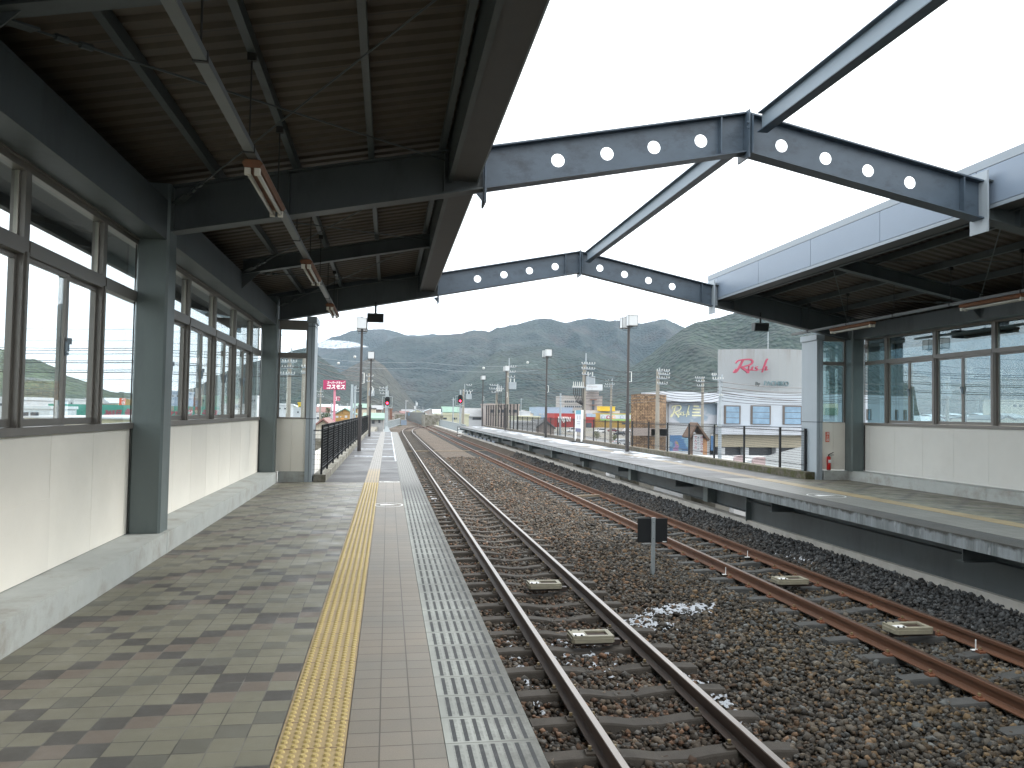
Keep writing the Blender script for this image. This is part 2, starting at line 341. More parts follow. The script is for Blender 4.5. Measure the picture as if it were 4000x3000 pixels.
def asphalt_material(name, left):
    g = G(name, .5)
    col = g.mix(g.ramp(g.noise(1.2, 6), .35, .65), (.052, .054, .057), (.082, .084, .088)); col = g.scl(col, g.ramp(g.noise(180, 2), .3, .7, .75, 1.25))
    if left:
        f1 = g.ramp(g.noise(3.0, 7, .72, st=(.55, .22, 1)), .50, .72); yr = g.ma('MULTIPLY', g.ramp(g.Y, 24.0, 30.0), .16)
        lad = g.ma('LESS_THAN', g.ma('ABSOLUTE', g.ma('SUBTRACT', g.ma('FRACT', g.ma('DIVIDE', g.ma('SUBTRACT', g.Y, 26.5), 5.2)), .08)), g.ma('MULTIPLY', g.ramp(g.noise(5, 3), .3, .7), .055))
        lad = g.ma('MULTIPLY', lad, g.ma('MULTIPLY', g.ma('GREATER_THAN', g.Y, 26.0), g.ma('GREATER_THAN', g.X, -1.05)))
        side = g.ma('MULTIPLY', g.ma('GREATER_THAN', g.X, g.ramp(g.noise(4, 3), .3, .7, .235, .262)), g.ma('GREATER_THAN', g.Y, 24.5))
        sn = g.ma('MAXIMUM', g.ma('MAXIMUM', g.ma('MULTIPLY', f1, yr), g.ma('MULTIPLY', lad, .9)), g.ma('MULTIPLY', side, .9))
        wet = g.ramp(g.Y, 16.0, 24.0, 0, .4)
    else:
        zone = g.ma('MULTIPLY', g.ramp(g.Y, 18.5, 26.0), g.ramp(g.X, 7.3, 8.1, .25, 1.0)); zone = g.ma('MULTIPLY', zone, g.ramp(g.X, 8.0, 9.3, .75, 1.08))
        nn = g.noise(1.0, 8, .66, st=(1.1, .30, 1)); thr = g.ma('SUBTRACT', .80, g.ma('MULTIPLY', zone, .31)); sn = g.ramp(g.ma('ADD', g.ma('SUBTRACT', nn, thr), g.ma('MULTIPLY', g.ma('SUBTRACT', g.noise(7, 4, st=(1, .5, 1)), .5), .16)), -.03, .03)
        wet = g.ramp(g.Y, 17.0, 22.0)
        path = g.ma('MULTIPLY', g.band(g.X, 8.30, 8.62), g.ramp(g.Y, 60, 18, .0, .55)); col = g.mix(path, col, (.27, .20, .10))
        moss = g.ma('MULTIPLY', g.ramp(g.X, 9.15, 9.45), g.ramp(g.noise(3, 5), .42, .6)); col = g.mix(g.ma('MULTIPLY', moss, g.ramp(g.Y, 26, 19)), col, (.035, .045, .012))
    col = g.mix(sn, col, (.46, .50, .55))
    rough = g.mix(sn, g.ramp(g.ma('ADD', g.noise(1.0, 5), g.ma('MULTIPLY', wet, .25)), .4, .85, .66, .36), (.75, .75, .75))
    g.b.inputs['Specular IOR Level'].default_value = .28
    return g.fin(col, rough, g.ma('ADD', g.ma('MULTIPLY', g.noise(150, 2), .25), sn), .006, .7)
M['asphalt_left'] = asphalt_material('platform_asphalt_left', True)
M['asphalt_right'] = asphalt_material('platform_asphalt_right', False)

YB = -26.0      # how far the station runs behind the camera
pl = struct(MB().box(-2.6, .70, YB, 58.2, -.36, -.012).build('platform', 'concrete'))
part(MB().box(-2.21, -.455, YB, 17.06, -.012, 0), 'tile_paving', 'tiles_left', pl)
part(MB().box(-.149, .289, YB, 17.42, -.012, .0005), 'walkway_paving', 'tiles_tan', pl)
part(MB().box(.292, .715, YB, 58.2, -.15, .001), 'edge_blocks', 'edge_left', pl)
part(MB().box(-1.26, -.455, 17.063, 58.2, -.012, -.001).box(-.149, .289, 17.423, 58.2, -.012, -.001), 'asphalt', 'asphalt_left', pl)
tb = MB().box(-.452, -.152, YB, 17.0, -.012, .004)
part(tb, 'tactile_paving', 'tactile', pl)
part(MB().box(-.452, -.152, 17.003, 58.2, -.012, .004), 'worn_tactile_paving', 'tactile_worn', pl)
dm = MB()
def dome(mb, x, y, z, r=.0175, h=.008, n=8):
    vs = [(x + r * math.cos(2 * math.pi * k / n), y + r * math.sin(2 * math.pi * k / n), z) for k in range(n)]
    vs += [(x + .62 * r * math.cos(2 * math.pi * k / n), y + .62 * r * math.sin(2 * math.pi * k / n), z + h) for k in range(n)]
    mb.add(vs, [tuple(range(n, 2 * n))] + [(k, (k + 1) % n, n + (k + 1) % n, n + k) for k in range(n)])
for t in range(-4, 43):
    y0 = 3.69 + t * .3086
    for a in range(6):
        for b in range(6): dome(dm, -.452 + .027 + a * .0495, y0 + .026 + b * .0513, .004, n=8 if y0 < 8 else 6)
simple('dome_yellow', (.40, .31, .115), .5, var=.08)
o = part(dm, 'tactile_domes', 'dome_yellow', pl); o['kind'] = 'stuff'
# painted boarding marks: ring with an arrow in it
def ring(name, x, y, rx, ry, z, label, arrow=True):
    g = MB(); n = 48; w_ = .022
    for k in range(n):
        a, b = 2 * math.pi * k / n, 2 * math.pi * (k + 1) / n
        g.quad((x + rx * math.cos(a), y + ry * math.sin(a), z), (x + rx * math.cos(b), y + ry * math.sin(b), z), (x + (rx - w_) * math.cos(b), y + (ry - w_) * math.sin(b), z), (x + (rx - w_) * math.cos(a), y + (ry - w_) * math.sin(a), z))
    if arrow:
        g.add([(x - rx * .55, y - ry * .25, z), (x + rx * .6, y - ry * .02, z), (x - rx * .2, y + ry * .45, z), (x - rx * .55, y + ry * .3, z)], [(0, 1, 2, 3)])
    return tag(g.build(name, 'white_paint'), label, 'floor marking')
ring('floor_marking', .045, 13.0, .232, .29, .0045, 'white painted oval with an arrow on the tan walkway tiles beside the yellow strip')
ring('floor_marking', .07, 17.2, .215, .17, .0045, 'white painted oval at the far end of the tan walkway tiles where the asphalt starts')
# raised concrete step along the left wall, kerbs
cs = MB()
for a, b in ((YB, 4.6), (4.604, 8.735), (8.745, 12.84), (12.85, 17.02)): cs.box(-2.70, -2.21, a, b, -.02, .215)
cs.box(-2.21, -1.675, 17.10, 17.35, -.02, .21)
struct(cs.build('platform_step', 'concrete_step'))
kb = MB()
for i in range(11): kb.box(-1.50, -1.25, 17.2 + i * 3.73, 17.2 + (i + 1) * 3.73 - .008, -.02, .145)
struct(kb.build('kerb', 'concrete_old'))

ZR = .11       # the far platform stands a little higher
pr = struct(MB().box(7.02, 10.75, YB, 79.6, ZR - .16, ZR - .012).build('platform', 'concrete_dark'))
g = G('platform_side_stained', .8)
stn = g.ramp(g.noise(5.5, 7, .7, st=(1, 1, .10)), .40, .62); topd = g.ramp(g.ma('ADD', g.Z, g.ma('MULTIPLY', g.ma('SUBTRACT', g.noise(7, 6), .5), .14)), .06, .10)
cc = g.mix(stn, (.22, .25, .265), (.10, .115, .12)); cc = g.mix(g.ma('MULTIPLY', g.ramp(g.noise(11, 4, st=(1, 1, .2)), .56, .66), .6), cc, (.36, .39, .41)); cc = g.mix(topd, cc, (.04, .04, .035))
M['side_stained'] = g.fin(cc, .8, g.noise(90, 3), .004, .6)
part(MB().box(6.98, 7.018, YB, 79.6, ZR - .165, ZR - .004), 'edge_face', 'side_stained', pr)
part(MB().box(6.985, 7.447, YB, 17.6, ZR - .0115, ZR), 'edge_blocks', 'edge_right', pr)
part(MB().box(7.45, 8.295, YB, 17.32, ZR - .0115, ZR + .0005), 'walkway_paving', 'tiles_pale', pr)
part(MB().box(8.30, 8.62, YB, 17.3, ZR - .0115, ZR + .004), 'tactile_paving', 'tactile_far', pr)
part(MB().box(8.623, 10.5, YB, 17.22, ZR - .0115, ZR), 'tile_paving', 'tiles_right', pr)
part(MB().box(6.985, 7.447, 17.603, 79.6, ZR - .0115, ZR - .001).box(7.449, 8.62, 17.323, 79.6, ZR - .0115, ZR - .001).box(8.6225, 9.47, 17.223, 79.6, ZR - .0115, ZR - .001), 'asphalt', 'asphalt_right', pr)
cs = MB()
for a, b in ((YB, 4.6), (4.604, 8.735), (8.745, 12.74), (12.75, 17.02)): cs.box(10.44, 10.86, a, b, ZR - .02, ZR + .215)
cs.box(9.87, 10.86, 17.03, 17.35, ZR - .02, ZR + .21)
struct(cs.build('platform_step', 'concrete_step'))
g = G('kerb_mossy', .9)
mo = g.ramp(g.noise(4, 7, .7), .42, .60); cc = g.mix(g.ramp(g.noise(8, 6), .35, .65), (.12, .105, .085), (.065, .058, .048)); cc = g.mix(g.ma('MULTIPLY', mo, g.ramp(g.Y, 36, 19)), cc, (.05, .055, .012))
M['kerb_mossy'] = g.fin(cc, .9, g.noise(40, 5), .01, .8)
kb = MB().box(9.46, 9.80, 17.15, 18.7, ZR - .02, ZR + .165)
for i in range(17): kb.box(9.47, 9.80, 18.708 + i * 3.6, 18.7 + (i + 1) * 3.6, ZR - .02, ZR + .15)
struct(kb.build('kerb', 'kerb_mossy'))
ring('floor_marking', 7.85, 13.5, .33, .36, ZR + .0045, 'faint white painted ring on the far platform walkway tiles')

# ================================================================== SHELTERS
CX = 4.08
def shelter(side, label):
    L = side > 0
    mx_ = (lambda x: x) if L else (lambda x: 2 * CX - x)
    dz = 0.0 if L else .115
    th = thing('platform_shelter', label, 'shelter', (mx_(-2.4), 8, 0))
    def B(mb, x0, x1, y0, y1, z0, z1): mb.box(mx_(x0), mx_(x1), y0, y1, z0, z1); return mb
    st = .215 + (0 if L else .12)
    cols = ((8.63, 8.95), (16.85, 17.17))
    for y0, y1 in cols:
        if not L and y0 < 10: continue
        mb = MB(); mb.cbox(mx_(-2.57), mx_(-2.26), y0, y1, st - .02, 3.80, .022); part(mb, 'column', 'column_paint', th)
        mb = MB(); mb.box(mx_(-2.575), mx_(-2.565) , y0 - .02, y0 - .004, st, 3.2); part(mb, 'column_gasket', 'gasket', th)
    # longitudinal wall beam (H section laid against the wall) and its window head
    zb = 3.215 + dz * .9
    for y0, y1 in ((YB, 8.62), (8.96, 16.84)):
        mb = MB(); B(mb, -2.63, -2.28, y0, y1, zb, zb + .02); B(mb, -2.63, -2.28, y0, y1, 3.60, 3.62); B(mb, -2.44, -2.425, y0, y1, zb + .02, 3.60)
        B(mb, -2.296, -2.282, y0, y1, zb + .0205, 3.5995)
        part(mb, 'wall_beam', 'steel_grey_shaded', th)
    # secondary brackets + bolt plates near columns
    # half frames: rafters with 0.5 m webs
    zl = lambda x: 3.965 + .2 * (x - 1.0)
    for yc in (-7.7, .56, 8.78, 17.0):
        mb = MB(); x0, x1 = -2.255, .985
        for dzz, t in ((0, .018), (.472, .018)):
            mb.prism([(mx_(x0), zl(x0) + dzz), (mx_(x1), zl(x1) + dzz), (mx_(x1), zl(x1) + dzz + t), (mx_(x0), zl(x0) + dzz + t)][::1 if L else -1], (0, yc - .1, 0), (0, yc + .1, 0), 'y')
        mb.prism([(mx_(x0), zl(x0) + .018), (mx_(x1), zl(x1) + .018), (mx_(x1), zl(x1) + .472), (mx_(x0), zl(x0) + .472)][::1 if L else -1], (0, yc - .006, 0), (0, yc + .006, 0), 'y')
        for xs_ in (.55, -1.1): B(mb, xs_, xs_ + .012, yc - .09, yc - .0065, zl(xs_) + .02, zl(xs_) + .47)
        # splice bolts under the flange
        for i in range(10):
            for j in range(2):
                for q in (0, 1): mb.cyl((mx_(-1.55 + i * .05 + (i > 4) * .04), yc - .06 + q * .09 + j * .03), .012, zl(-1.3) - .03, zl(-1.5) + .01, 6)
        part(mb, 'rafter', 'steel_grey_shaded', th)
    zs = lambda x: 3.63 + .198 * (x + 2.04)
    for yc in (-3.6, 4.62, 12.87):
        mb = MB(); x0, x1 = -2.27, .60
        mb.prism([(mx_(x0), zs(x0)), (mx_(x1), zs(x1)), (mx_(x1), zs(x1) + .2), (mx_(x0), zs(x0) + .2)][::1 if L else -1], (0, yc - .004, 0), (0, yc + .004, 0), 'y')
        for dzz in (-.012, .2): mb.prism([(mx_(x0), zs(x0) + dzz), (mx_(x1), zs(x1) + dzz), (mx_(x1), zs(x1) + dzz + .012), (mx_(x0), zs(x0) + dzz + .012)][::1 if L else -1], (0, yc - .075, 0), (0, yc + .075, 0), 'y')
        # haunch bracket to the wall beam
        mb.prism([(mx_(-2.28), 3.35), (mx_(-2.0), 3.63), (mx_(-2.28), 3.63)][::1 if L else -1], (0, yc - .006, 0), (0, yc + .006, 0), 'y')
        part(mb, 'cross_beam', 'steel_grey_shaded', th)
    dk = lambda x: 3.965 + .2 * (x + 2.1)
    for xp in (-1.82, -1.03, -.24, .53):
        mb = MB(); z = dk(xp); B(mb, xp - .03, xp + .03, YB, 17.3, z - .115, z - .111); B(mb, xp + .026, xp + .03, YB, 17.3, z - .111, z - .012); B(mb, xp - .03, xp + .03, YB, 17.3, z - .014, z - .01); B(mb, xp - .03, xp - .026, YB, 17.3, z - .111, z - .09)
        part(mb, 'purlin', 'steel_grey_shaded', th)
    # corrugated deck: ribs run across the track
    prof = []; y = YB
    while y < 17.4:
        prof += [(y, 0), (y + .10, 0), (y + .13, .028), (y + .17, .028)]; y += .2035
    xs = (-3.12, .66); mb = MB(); n = len(prof)
    vs = [(mx_(x), p[0], dk(x) + p[1] + dt) for dt in (0, .006) for x in xs for p in prof]
    fs = [(i, i + 1, n + i + 1, n + i) for i in range(n - 1)] + [(2 * n + i, 3 * n + i, 3 * n + i + 1, 2 * n + i + 1) for i in range(n - 1)]
    mb.add(vs, fs)
    g_ = M.get('deck')
    if not g_:
        q = G('roof_deck_underside', .6); fr = q.ma('FRACT', q.ma('DIVIDE', q.ma('ADD', q.Y, 26.0 - .02), .814)); seam = q.ma('LESS_THAN', fr, .02)
        c_ = q.mix(q.ramp(q.noise(1.6, 6, .7, st=(1, .6, 1)), .35, .65), (.085, .068, .050), (.060, .050, .038)); M['deck'] = q.fin(q.mix(seam, c_, (.05, .045, .04)), .62)
    part(mb, 'roof_deck', 'deck', th)
    # outside eave behind the wall
    mb = MB(); B(mb, -3.16, -2.66, YB, 17.7, 3.21, 3.225); B(mb, -3.18, -3.12, YB, 17.7, 3.10, 3.95); part(mb, 'outer_eave', 'soffit_paint', th)
    # fascia box over the track side
    fz = 4.05 + (0 if L else .06); f0, f1 = (.65, .915)
    mb = MB(); B(mb, f0, f1, YB, 17.52, fz, fz + .02); part(mb, 'fascia_soffit', 'soffit_paint', th)
    mb = MB(); B(mb, f1 + .0005, f1 + .015, YB, 17.535, fz - .002, fz + .045); B(mb, f1 + .0005, f1 + .015, YB, 17.535, fz + .525, fz + .635); B(mb, f0, f1, 17.521, 17.535, fz, fz + .635); B(mb, f0, f1, YB, 17.52, fz + .62, fz + .634)
    part(mb, 'fascia_trim', 'fascia_trim', th)
    for i in range(-14, 9):
        y0 = .98 + 2.0 * i; y1 = min(y0 + 1.988, 17.52)
        if y1 < YB: continue
        mb = MB(); B(mb, f1 + .0005, f1 + .014, max(y0, YB), y1, fz + .053, fz + .517); part(mb, 'fascia_panel', 'fascia_panel', th)
    mb = MB(); B(mb, f1 - .03, f1, YB, 17.51, fz + .021, fz + .619); part(mb, 'fascia_backing', 'seam', th)
    mb = MB(); B(mb, .60, .648, YB, 17.5, fz - .02, fz + .50); part(mb, 'gutter_board', 'steel_grey_shaded', th)
    # lower wall: cement panels over a dark backing
    X0, X1 = -2.62, -2.572; zt = 1.275 + dz; zw = st - .0
    mb = MB(); B(mb, -2.66, -2.6205, YB, 17.15, zw, zt); part(mb, 'wall_backing', 'gasket', th)
    js = [16.66 - .905 * i for i in range(46)]; js = [16.83] + js
    for i in range(len(js) - 1):
        a, b = js[i + 1] + .002, js[i] - .002
        if any(a < c1 and b > c0 for c0, c1 in [(8.62, 8.96)] if False): continue
        mb = MB(); B(mb, X0, X1, a, b, zw + .006, zt); part(mb, 'wall_panel', ('wall_panel' if i % 3 else 'wall_panel_dark') if L else 'wall_panel_far_shaded', th)
    if L:   # a cut-in repair panel low on the near wall
        mb = MB(); B(mb, X1, X1 + .004, 5.45, 6.72, .222, .78); part(mb, 'repair_panel', 'wall_panel_dark', th)
    # windows
    mb = MB(); B(mb, -2.62, -2.575, YB, (1.3 if L else 1.6) - .05, 1.35 + dz, 3.22 + dz); part(mb, 'upper_wall_blocker', 'wall_panel_dark', th)  # unseen solid wall, added to keep daylight from behind out of the shelter
    zs0, zt0, zt1, zh = (1.335, 2.56, 2.67, 3.15) if L else (1.43, 2.735, 2.815, 3.285)
    mb = MB(); B(mb, -2.64, -2.545, YB, 16.84, zs0 - .06, zs0 - .0); B(mb, -2.64, -2.555, YB, 16.84, zt + .0005, zs0 - .0605); part(mb, 'window_sill', 'aluminium', th)
    bays = [1.3, 2.9, 4.5, 6.12, 7.70, 9.27, 10.86, 12.46, 14.06, 15.72, 16.84] if L else [1.6, 3.2, 4.8, 6.4, 8.0, 9.65, 11.3, 12.9, 14.48, 16.05, 16.84]
    fixed = {(7.70, 9.27), (15.72, 16.84)} if L else {(16.05, 16.84), (8.0, 9.65)}
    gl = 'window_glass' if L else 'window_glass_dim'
    for a, b in zip(bays[:-1], bays[1:]):
        wm = .045
        mb = MB(); B(mb, -2.66, -2.56, a - wm, a + wm, zs0 + .0005, zh + .05); B(mb, -2.560, -2.545, a - .018, a + .018, zs0 + .001, zt0 + .02)
        B(mb, -2.635, -2.552, a + wm, b - wm, zt0, zt1); B(mb, -2.645, -2.56, a + wm, b - wm, zh, zh + .05)
        wdw = part(mb, 'window', 'aluminium', th)
        mb = MB(); B(mb, -2.612, -2.608, a + wm, b - wm, zt1, zh); part(mb, 'upper_pane', gl, wdw)
        mb = MB()
        for yy in (a + wm + .0005, b - wm - .016): B(mb, -2.63, -2.60, yy, yy + .0155, zt1 + .001, zh - .001)
        part(mb, 'edge_trim', 'aluminium_edge', wdw)
        if (a, b) in fixed:
            mb = MB(); B(mb, -2.612, -2.608, a + wm, b - wm, zs0 + .001, zt0); part(mb, 'lower_pane', gl, wdw)
        else:
            m_ = (a + b) / 2
            for k, (p, q, dx) in enumerate(((a + wm + .002, m_ + .035, 0.0), (m_ - .035, b - wm - .002, -.03))):
                mb = MB(); xa, xb = -2.600 + dx + .0, -2.572 + dx; f_ = .042
                B(mb, xa, xb, p, p + f_ * (1.4 if k else .8), zs0 + .012, zt0 - .006); B(mb, xa, xb, q - f_ * (.8 if k else 1.5), q, zs0 + .012, zt0 - .006)
                B(mb, xa + .001, xb - .001, p, q, zs0 + .004, zs0 + .06); B(mb, xa + .001, xb - .001, p, q, zt0 - .04, zt0 - .004)
                sash = part(mb, 'sash', 'aluminium', wdw)
            mb = MB(); B(mb, -2.587, -2.583, a + wm + .02, m_, zs0 + .05, zt0 - .03); B(mb, -2.617, -2.613, m_, b - wm - .02, zs0 + .05, zt0 - .03); part(mb, 'lower_pane', gl, wdw)
            mb = MB(); B(mb, -2.571, -2.548, m_ - .018, m_ + .018, 1.93 + dz, 2.01 + dz); B(mb, -2.56, -2.535, m_ - .01, m_ + .03, 1.99 + dz, 2.04 + dz); B(mb, -2.571, -2.55, m_ - .012, m_ + .012, 1.90 + dz, 1.925 + dz); part(mb, 'latch', 'steel_ridge', wdw)
    mb = MB(); B(mb, -2.66, -2.54, YB, 16.84, zh + .0505, zb - .001); part(mb, 'window_head', 'aluminium', th)
    # end wall with its window, and the corner post
    y0, y1 = 17.12, 17.20
    mb = MB(); B(mb, -2.255, -1.96, y0, y1, st, zt + .03); B(mb, -1.956, -1.675, y0, y1, st, zt + .03); part(mb, 'end_panel', 'wall_panel_dark', th)
    mb = MB(); B(mb, -2.255, -1.675, y0 - .02, y1, zt + .031, zs0); B(mb, -2.255, -1.675, y0 - .01, y1, zt0, zt1); B(mb, -2.255, -1.675, y0 - .01, y1, zh, zh + .20); B(mb, -2.255, -2.225, y0, y1, zs0 + .001, zh - .001); B(mb, -1.705, -1.675, y0, y1, zs0 + .001, zh - .001)
    ew = part(mb, 'end_window', 'aluminium', th)
    mb = MB(); B(mb, -2.224, -1.706, 17.158, 17.162, zs0 + .001, zt0 - .001); B(mb, -2.224, -1.706, 17.158, 17.162, zt1 + .001, zh - .001); part(mb, 'pane', gl, ew)
    f = 0 if L else ZR
    mb = MB(); B(mb, -1.672, -1.60, 17.08, 17.76, f, 3.30); B(mb, -1.59, -1.53, 17.08, 17.76, f, 3.30); part(mb, 'corner_post', 'post_panel', th)
    mb = MB(); B(mb, -1.60, -1.59, 17.10, 17.75, f, 3.30); B(mb, -1.676, -1.526, 17.075, 17.765, 1.30 + dz, 1.315 + dz); B(mb, -1.676, -1.526, 17.075, 17.765, 3.225 + dz, 3.237 + dz); part(mb, 'post_joint', 'seam', th)
    mb = MB(); B(mb, -1.70, -1.50, 17.05, 17.79, 3.305, 3.43); part(mb, 'post_cap', 'post_panel', th)
    mb = MB()
    mb.prism([(mx_(-2.6), dk(-2.6) - .2), (mx_(.648), dk(.648) - .2), (mx_(.648), dk(.648) + .1), (mx_(-2.6), dk(-2.6) + .1)][::1 if L else -1], (0, 17.30, 0), (0, 17.34, 0), 'y'); part(mb, 'gable_board', 'steel_grey_shaded', th)
    # sway rods with turnbuckles under the deck
    mb = MB()
    for ya, yb_ in ((4.7, 8.68), (8.9, 12.8), (12.95, 16.9), (.7, 4.55)):
        mb.tube([(mx_(-2.2), ya, zs(-2.2) + .02), (mx_(.55), yb_, zs(.55) + .1)], .008, 6); mb.tube([(mx_(-2.2), yb_, zs(-2.2) + .02), (mx_(.55), ya, zs(.55) + .1)], .008, 6)
        for e, sgn in ((ya, 1), (yb_, -1)):
            p = Vector((mx_(-2.2), e, zs(-2.2) + .02)); q_ = Vector((mx_(.55), yb_ if sgn > 0 else ya, zs(.55) + .1)); d = (q_ - p).normalized()
            mb.tube([p + d * .38, p + d * .46], .022, 6); mb.tube([p + d * .54, p + d * .62], .022, 6); mb.bar(p - d * .04, p + d * .26, .09, .012)
    part(mb, 'brace_rod', 'steel_grey_shaded', th)
    return th
sh_l = shelter(1, 'near platform shelter with cream wall panels, sliding windows and a dark ribbed roof')
sh_r = shelter(-1, 'far platform shelter with pale blue fascia boards across the tracks')

# ================================================================== STEEL FRAMES OVER THE TRACKS
def holed(mb, x0, x1, zc, z0f, z1f, r, y, flip):
    """one web cell between x0 and x1 with a round hole; z0f/z1f give lower/upper edge at x"""
    xc = (x0 + x1) / 2; n = 32; t = .006
    rim = []; out = []
    for k in range(n):
        a = 2 * math.pi * k / n; c, s_ = math.cos(a), math.sin(a); rim.append((xc + r * c, zc + r * s_))
        f = 1e9
        for ex in (x0, x1):
            if abs(c) > 1e-6:
                q = (ex - xc) / c
                if q > 0: f = min(f, q)
        if abs(s_) > 1e-6:
            slope = (z1f(x1) - z1f(x0)) / (x1 - x0)
            for fn in (z0f, z1f):
                q = (fn(xc) - zc) / (s_ - slope * c)
                if q > 0: f = min(f, q)
        out.append((xc + f * c, zc + f * s_))
    for yy, fl in ((y - t, 0), (y + t, 1)):
        vs = [(p[0], yy, p[1]) for p in rim] + [(p[0], yy, p[1]) for p in out]
        fs = [(k, (k + 1) % n, n + (k + 1) % n, n + k) for k in range(n)]
        # corners
        for cx_, cz_ in ((x0, z0f(x0)), (x1, z0f(x1)), (x1, z1f(x1)), (x0, z1f(x0))):
            vs.append((cx_, yy, cz_)); i = len(vs) - 1; ang = math.atan2(cz_ - zc, cx_ - xc) % (2 * math.pi); k = int(ang / (2 * math.pi) * n) % n
            fs.append((n + k, n + (k + 1) % n, i))
        mb.add(vs, fs)
    vs = [(p[0], y - t, p[1]) for p in rim] + [(p[0], y + t, p[1]) for p in rim]
    mb.add(vs, [(k, (k + 1) % n, n + (k + 1) % n, n + k) for k in range(n)])
def frame(y, label):
    th = thing('roof_frame', label, 'steel frame', (4.05, y, 3.9), 'steel frames spanning the tracks')
    AX = 4.05
    for side in (-1, 1):
        lo = (lambda x: 3.965 + .2017 * (x - 1.0)) if side < 0 else (lambda x: 4.58 - .2017 * (x - AX))
        x0, x1 = (1.012, AX - .012) if side < 0 else (AX + .012, 7.10)
        up = lambda x, lo=lo: lo(x) + .455
        lw = lambda x, lo=lo: lo(x) + .018
        mb = MB()
        for dzz, t in ((0, .018), (.455, .018)):
            mb.prism([(x0, lo(x0) + dzz), (x1, lo(x1) + dzz), (x1, lo(x1) + dzz + t), (x0, lo(x0) + dzz + t)], (0, y - .1, 0), (0, y + .1, 0), 'y')
        hx = (1.83, 2.40, 2.955, 3.52) if side < 0 else (4.52, 5.08, 5.63, 6.18)
        cells = [x0] + [(a + b) / 2 for a, b in zip(hx[:-1], hx[1:])] + [x1]
        cur = x0
        for h in hx:
            a, b = h - .2, h + .2
            if a > cur + .001: mb.prism([(cur, lw(cur)), (a, lw(a)), (a, up(a)), (cur, up(cur))], (0, y - .006, 0), (0, y + .006, 0), 'y')
            holed(mb, a, b, lo(h) + .225, lw, up, .077, y, 0); cur = b
        mb.prism([(cur, lw(cur)), (x1, lw(x1)), (x1, up(x1)), (cur, up(cur))], (0, y - .006, 0), (0, y + .006, 0), 'y')
        xs_ = x0 + .0 if side < 0 else x1 - .30
        sx = (AX - .32, ) if side < 0 else (7.10 - .26, )
        for q in sx: mb.box(q, q + .012, y - .092, y - .0065, lw(q + .01) + .001, up(q) - .003); mb.box(q, q + .012, y + .0065, y + .092, lw(q + .01) + .001, up(q) - .003)
        part(mb, 'beam', 'steel_frame', th)
    mb = MB(); mb.box(.988, 1.010, y - .15, y + .15, 3.80, 4.55); mb.prism([(.90, 3.90), (.986, 3.80), (.986, 3.92)], (0, y - .1, 0), (0, y - .088, 0), 'y'); part(mb, 'end_plate', 'steel_frame', th)
    mb = MB(); mb.box(7.102, 7.124, y - .15, y + .15, 3.80, 4.55); mb.box(7.1245, 7.24, y - .01, y + .01, 3.95, 4.5); part(mb, 'end_plate', 'post_panel', th)
    mb = MB(); mb.box(AX - .011, AX + .011, y - .15, y + .15, 4.50, 5.06); mb.box(AX - .14, AX - .012, y - .165, y - .101, 4.70, 5.02) if False else None
    for z in (4.84, 4.90): mb.tube([(AX - .03, y - .152, z), (AX - .03, y - .172, z)], .012, 6)
    mb.bar((AX + .03, y - .12, 4.55), (AX + .03, y - .12, 5.0), .012, .12); part(mb, 'ridge_plate', 'steel_frame', th)
    return th
frame(8.78, 'nearer grey steel frame with eight round holes spanning the tracks overhead')
frame(17.0, 'farther grey steel frame with eight round holes at the end of the roofs')
def ridge(ya, yb_, label):
    mb = MB(); x = 4.20; z0, z1 = 4.79, 5.02
    mb.box(x - .006, x + .006, ya, yb_, z0 + .012, z1 - .012)
    part_ = mb
    th = thing('ridge_beam', label, 'steel beam', (x, ya, z0), 'ridge beams joining the frames')
    part(mb, 'web', 'steel_ridge', th)
    mb = MB(); mb.box(x - .062, x + .062, ya, yb_, z0, z0 + .0115); mb.box(x - .062, x + .062, ya, yb_, z1 - .0115, z1); part(mb, 'flange', 'steel_frame', th)
ridge(YB, 8.62, 'pale grey ridge beam running overhead from the nearer frame toward the top right')
ridge(8.94, 16.84, 'pale grey ridge beam between the two steel frames')

# ================================================================== THINGS UNDER THE ROOFS
def light_fixture(x, y0, y1, z, label, tubes=2, flip=1):
    th = thing('fluorescent_light', label, 'light', (x, (y0 + y1) / 2, z), 'fluorescent lights under the platform roofs')
    mb = MB(); mb.prism([(x - .075, z + .035), (x - .055, z + .0), (x + .055, z + .0), (x + .075, z + .035), (x + .05, z + .06), (x - .05, z + .06)], (0, y0, 0), (0, y1, 0), 'y'); part(mb, 'housing', 'rust_orange', th)
    for dx in ((-.035, .035) if tubes == 2 else (0,)):
        mb = MB(); mb.tube([(x + dx, y0 + .05, z - .028), (x + dx, y1 - .05, z - .028)], .016, 10); part(mb, 'lamp_tube', 'tube_white', th, smooth=True)
        for yy in (y0 + .005, y1 - .045):
            mb = MB(); mb.cbox(x + dx - .022, x + dx + .022, yy, yy + .04, z - .05, z - .001, .006); part(mb, 'lamp_holder', 'lamp_holder', th)
    return th
names = ['nearest left platform fluorescent light with two tubes and a rusty orange housing', 'middle left platform fluorescent light, twin tubes on a rusty housing', 'farthest left platform fluorescent light, small twin tubes near the roof end']
for (a, b), lb in zip(((6.08, 7.42), (10.02, 11.42), (14.1, 15.42)), names): light_fixture(-1.03, a, b, 3.275, lb)
for (a, b), lb in zip(((10.45, 11.75), (14.2, 15.62)), ('nearer far-platform fluorescent light with rusty edge above the windows', 'farther far-platform fluorescent light beside the white corner post')): light_fixture(9.21, a, b, 3.34, lb)
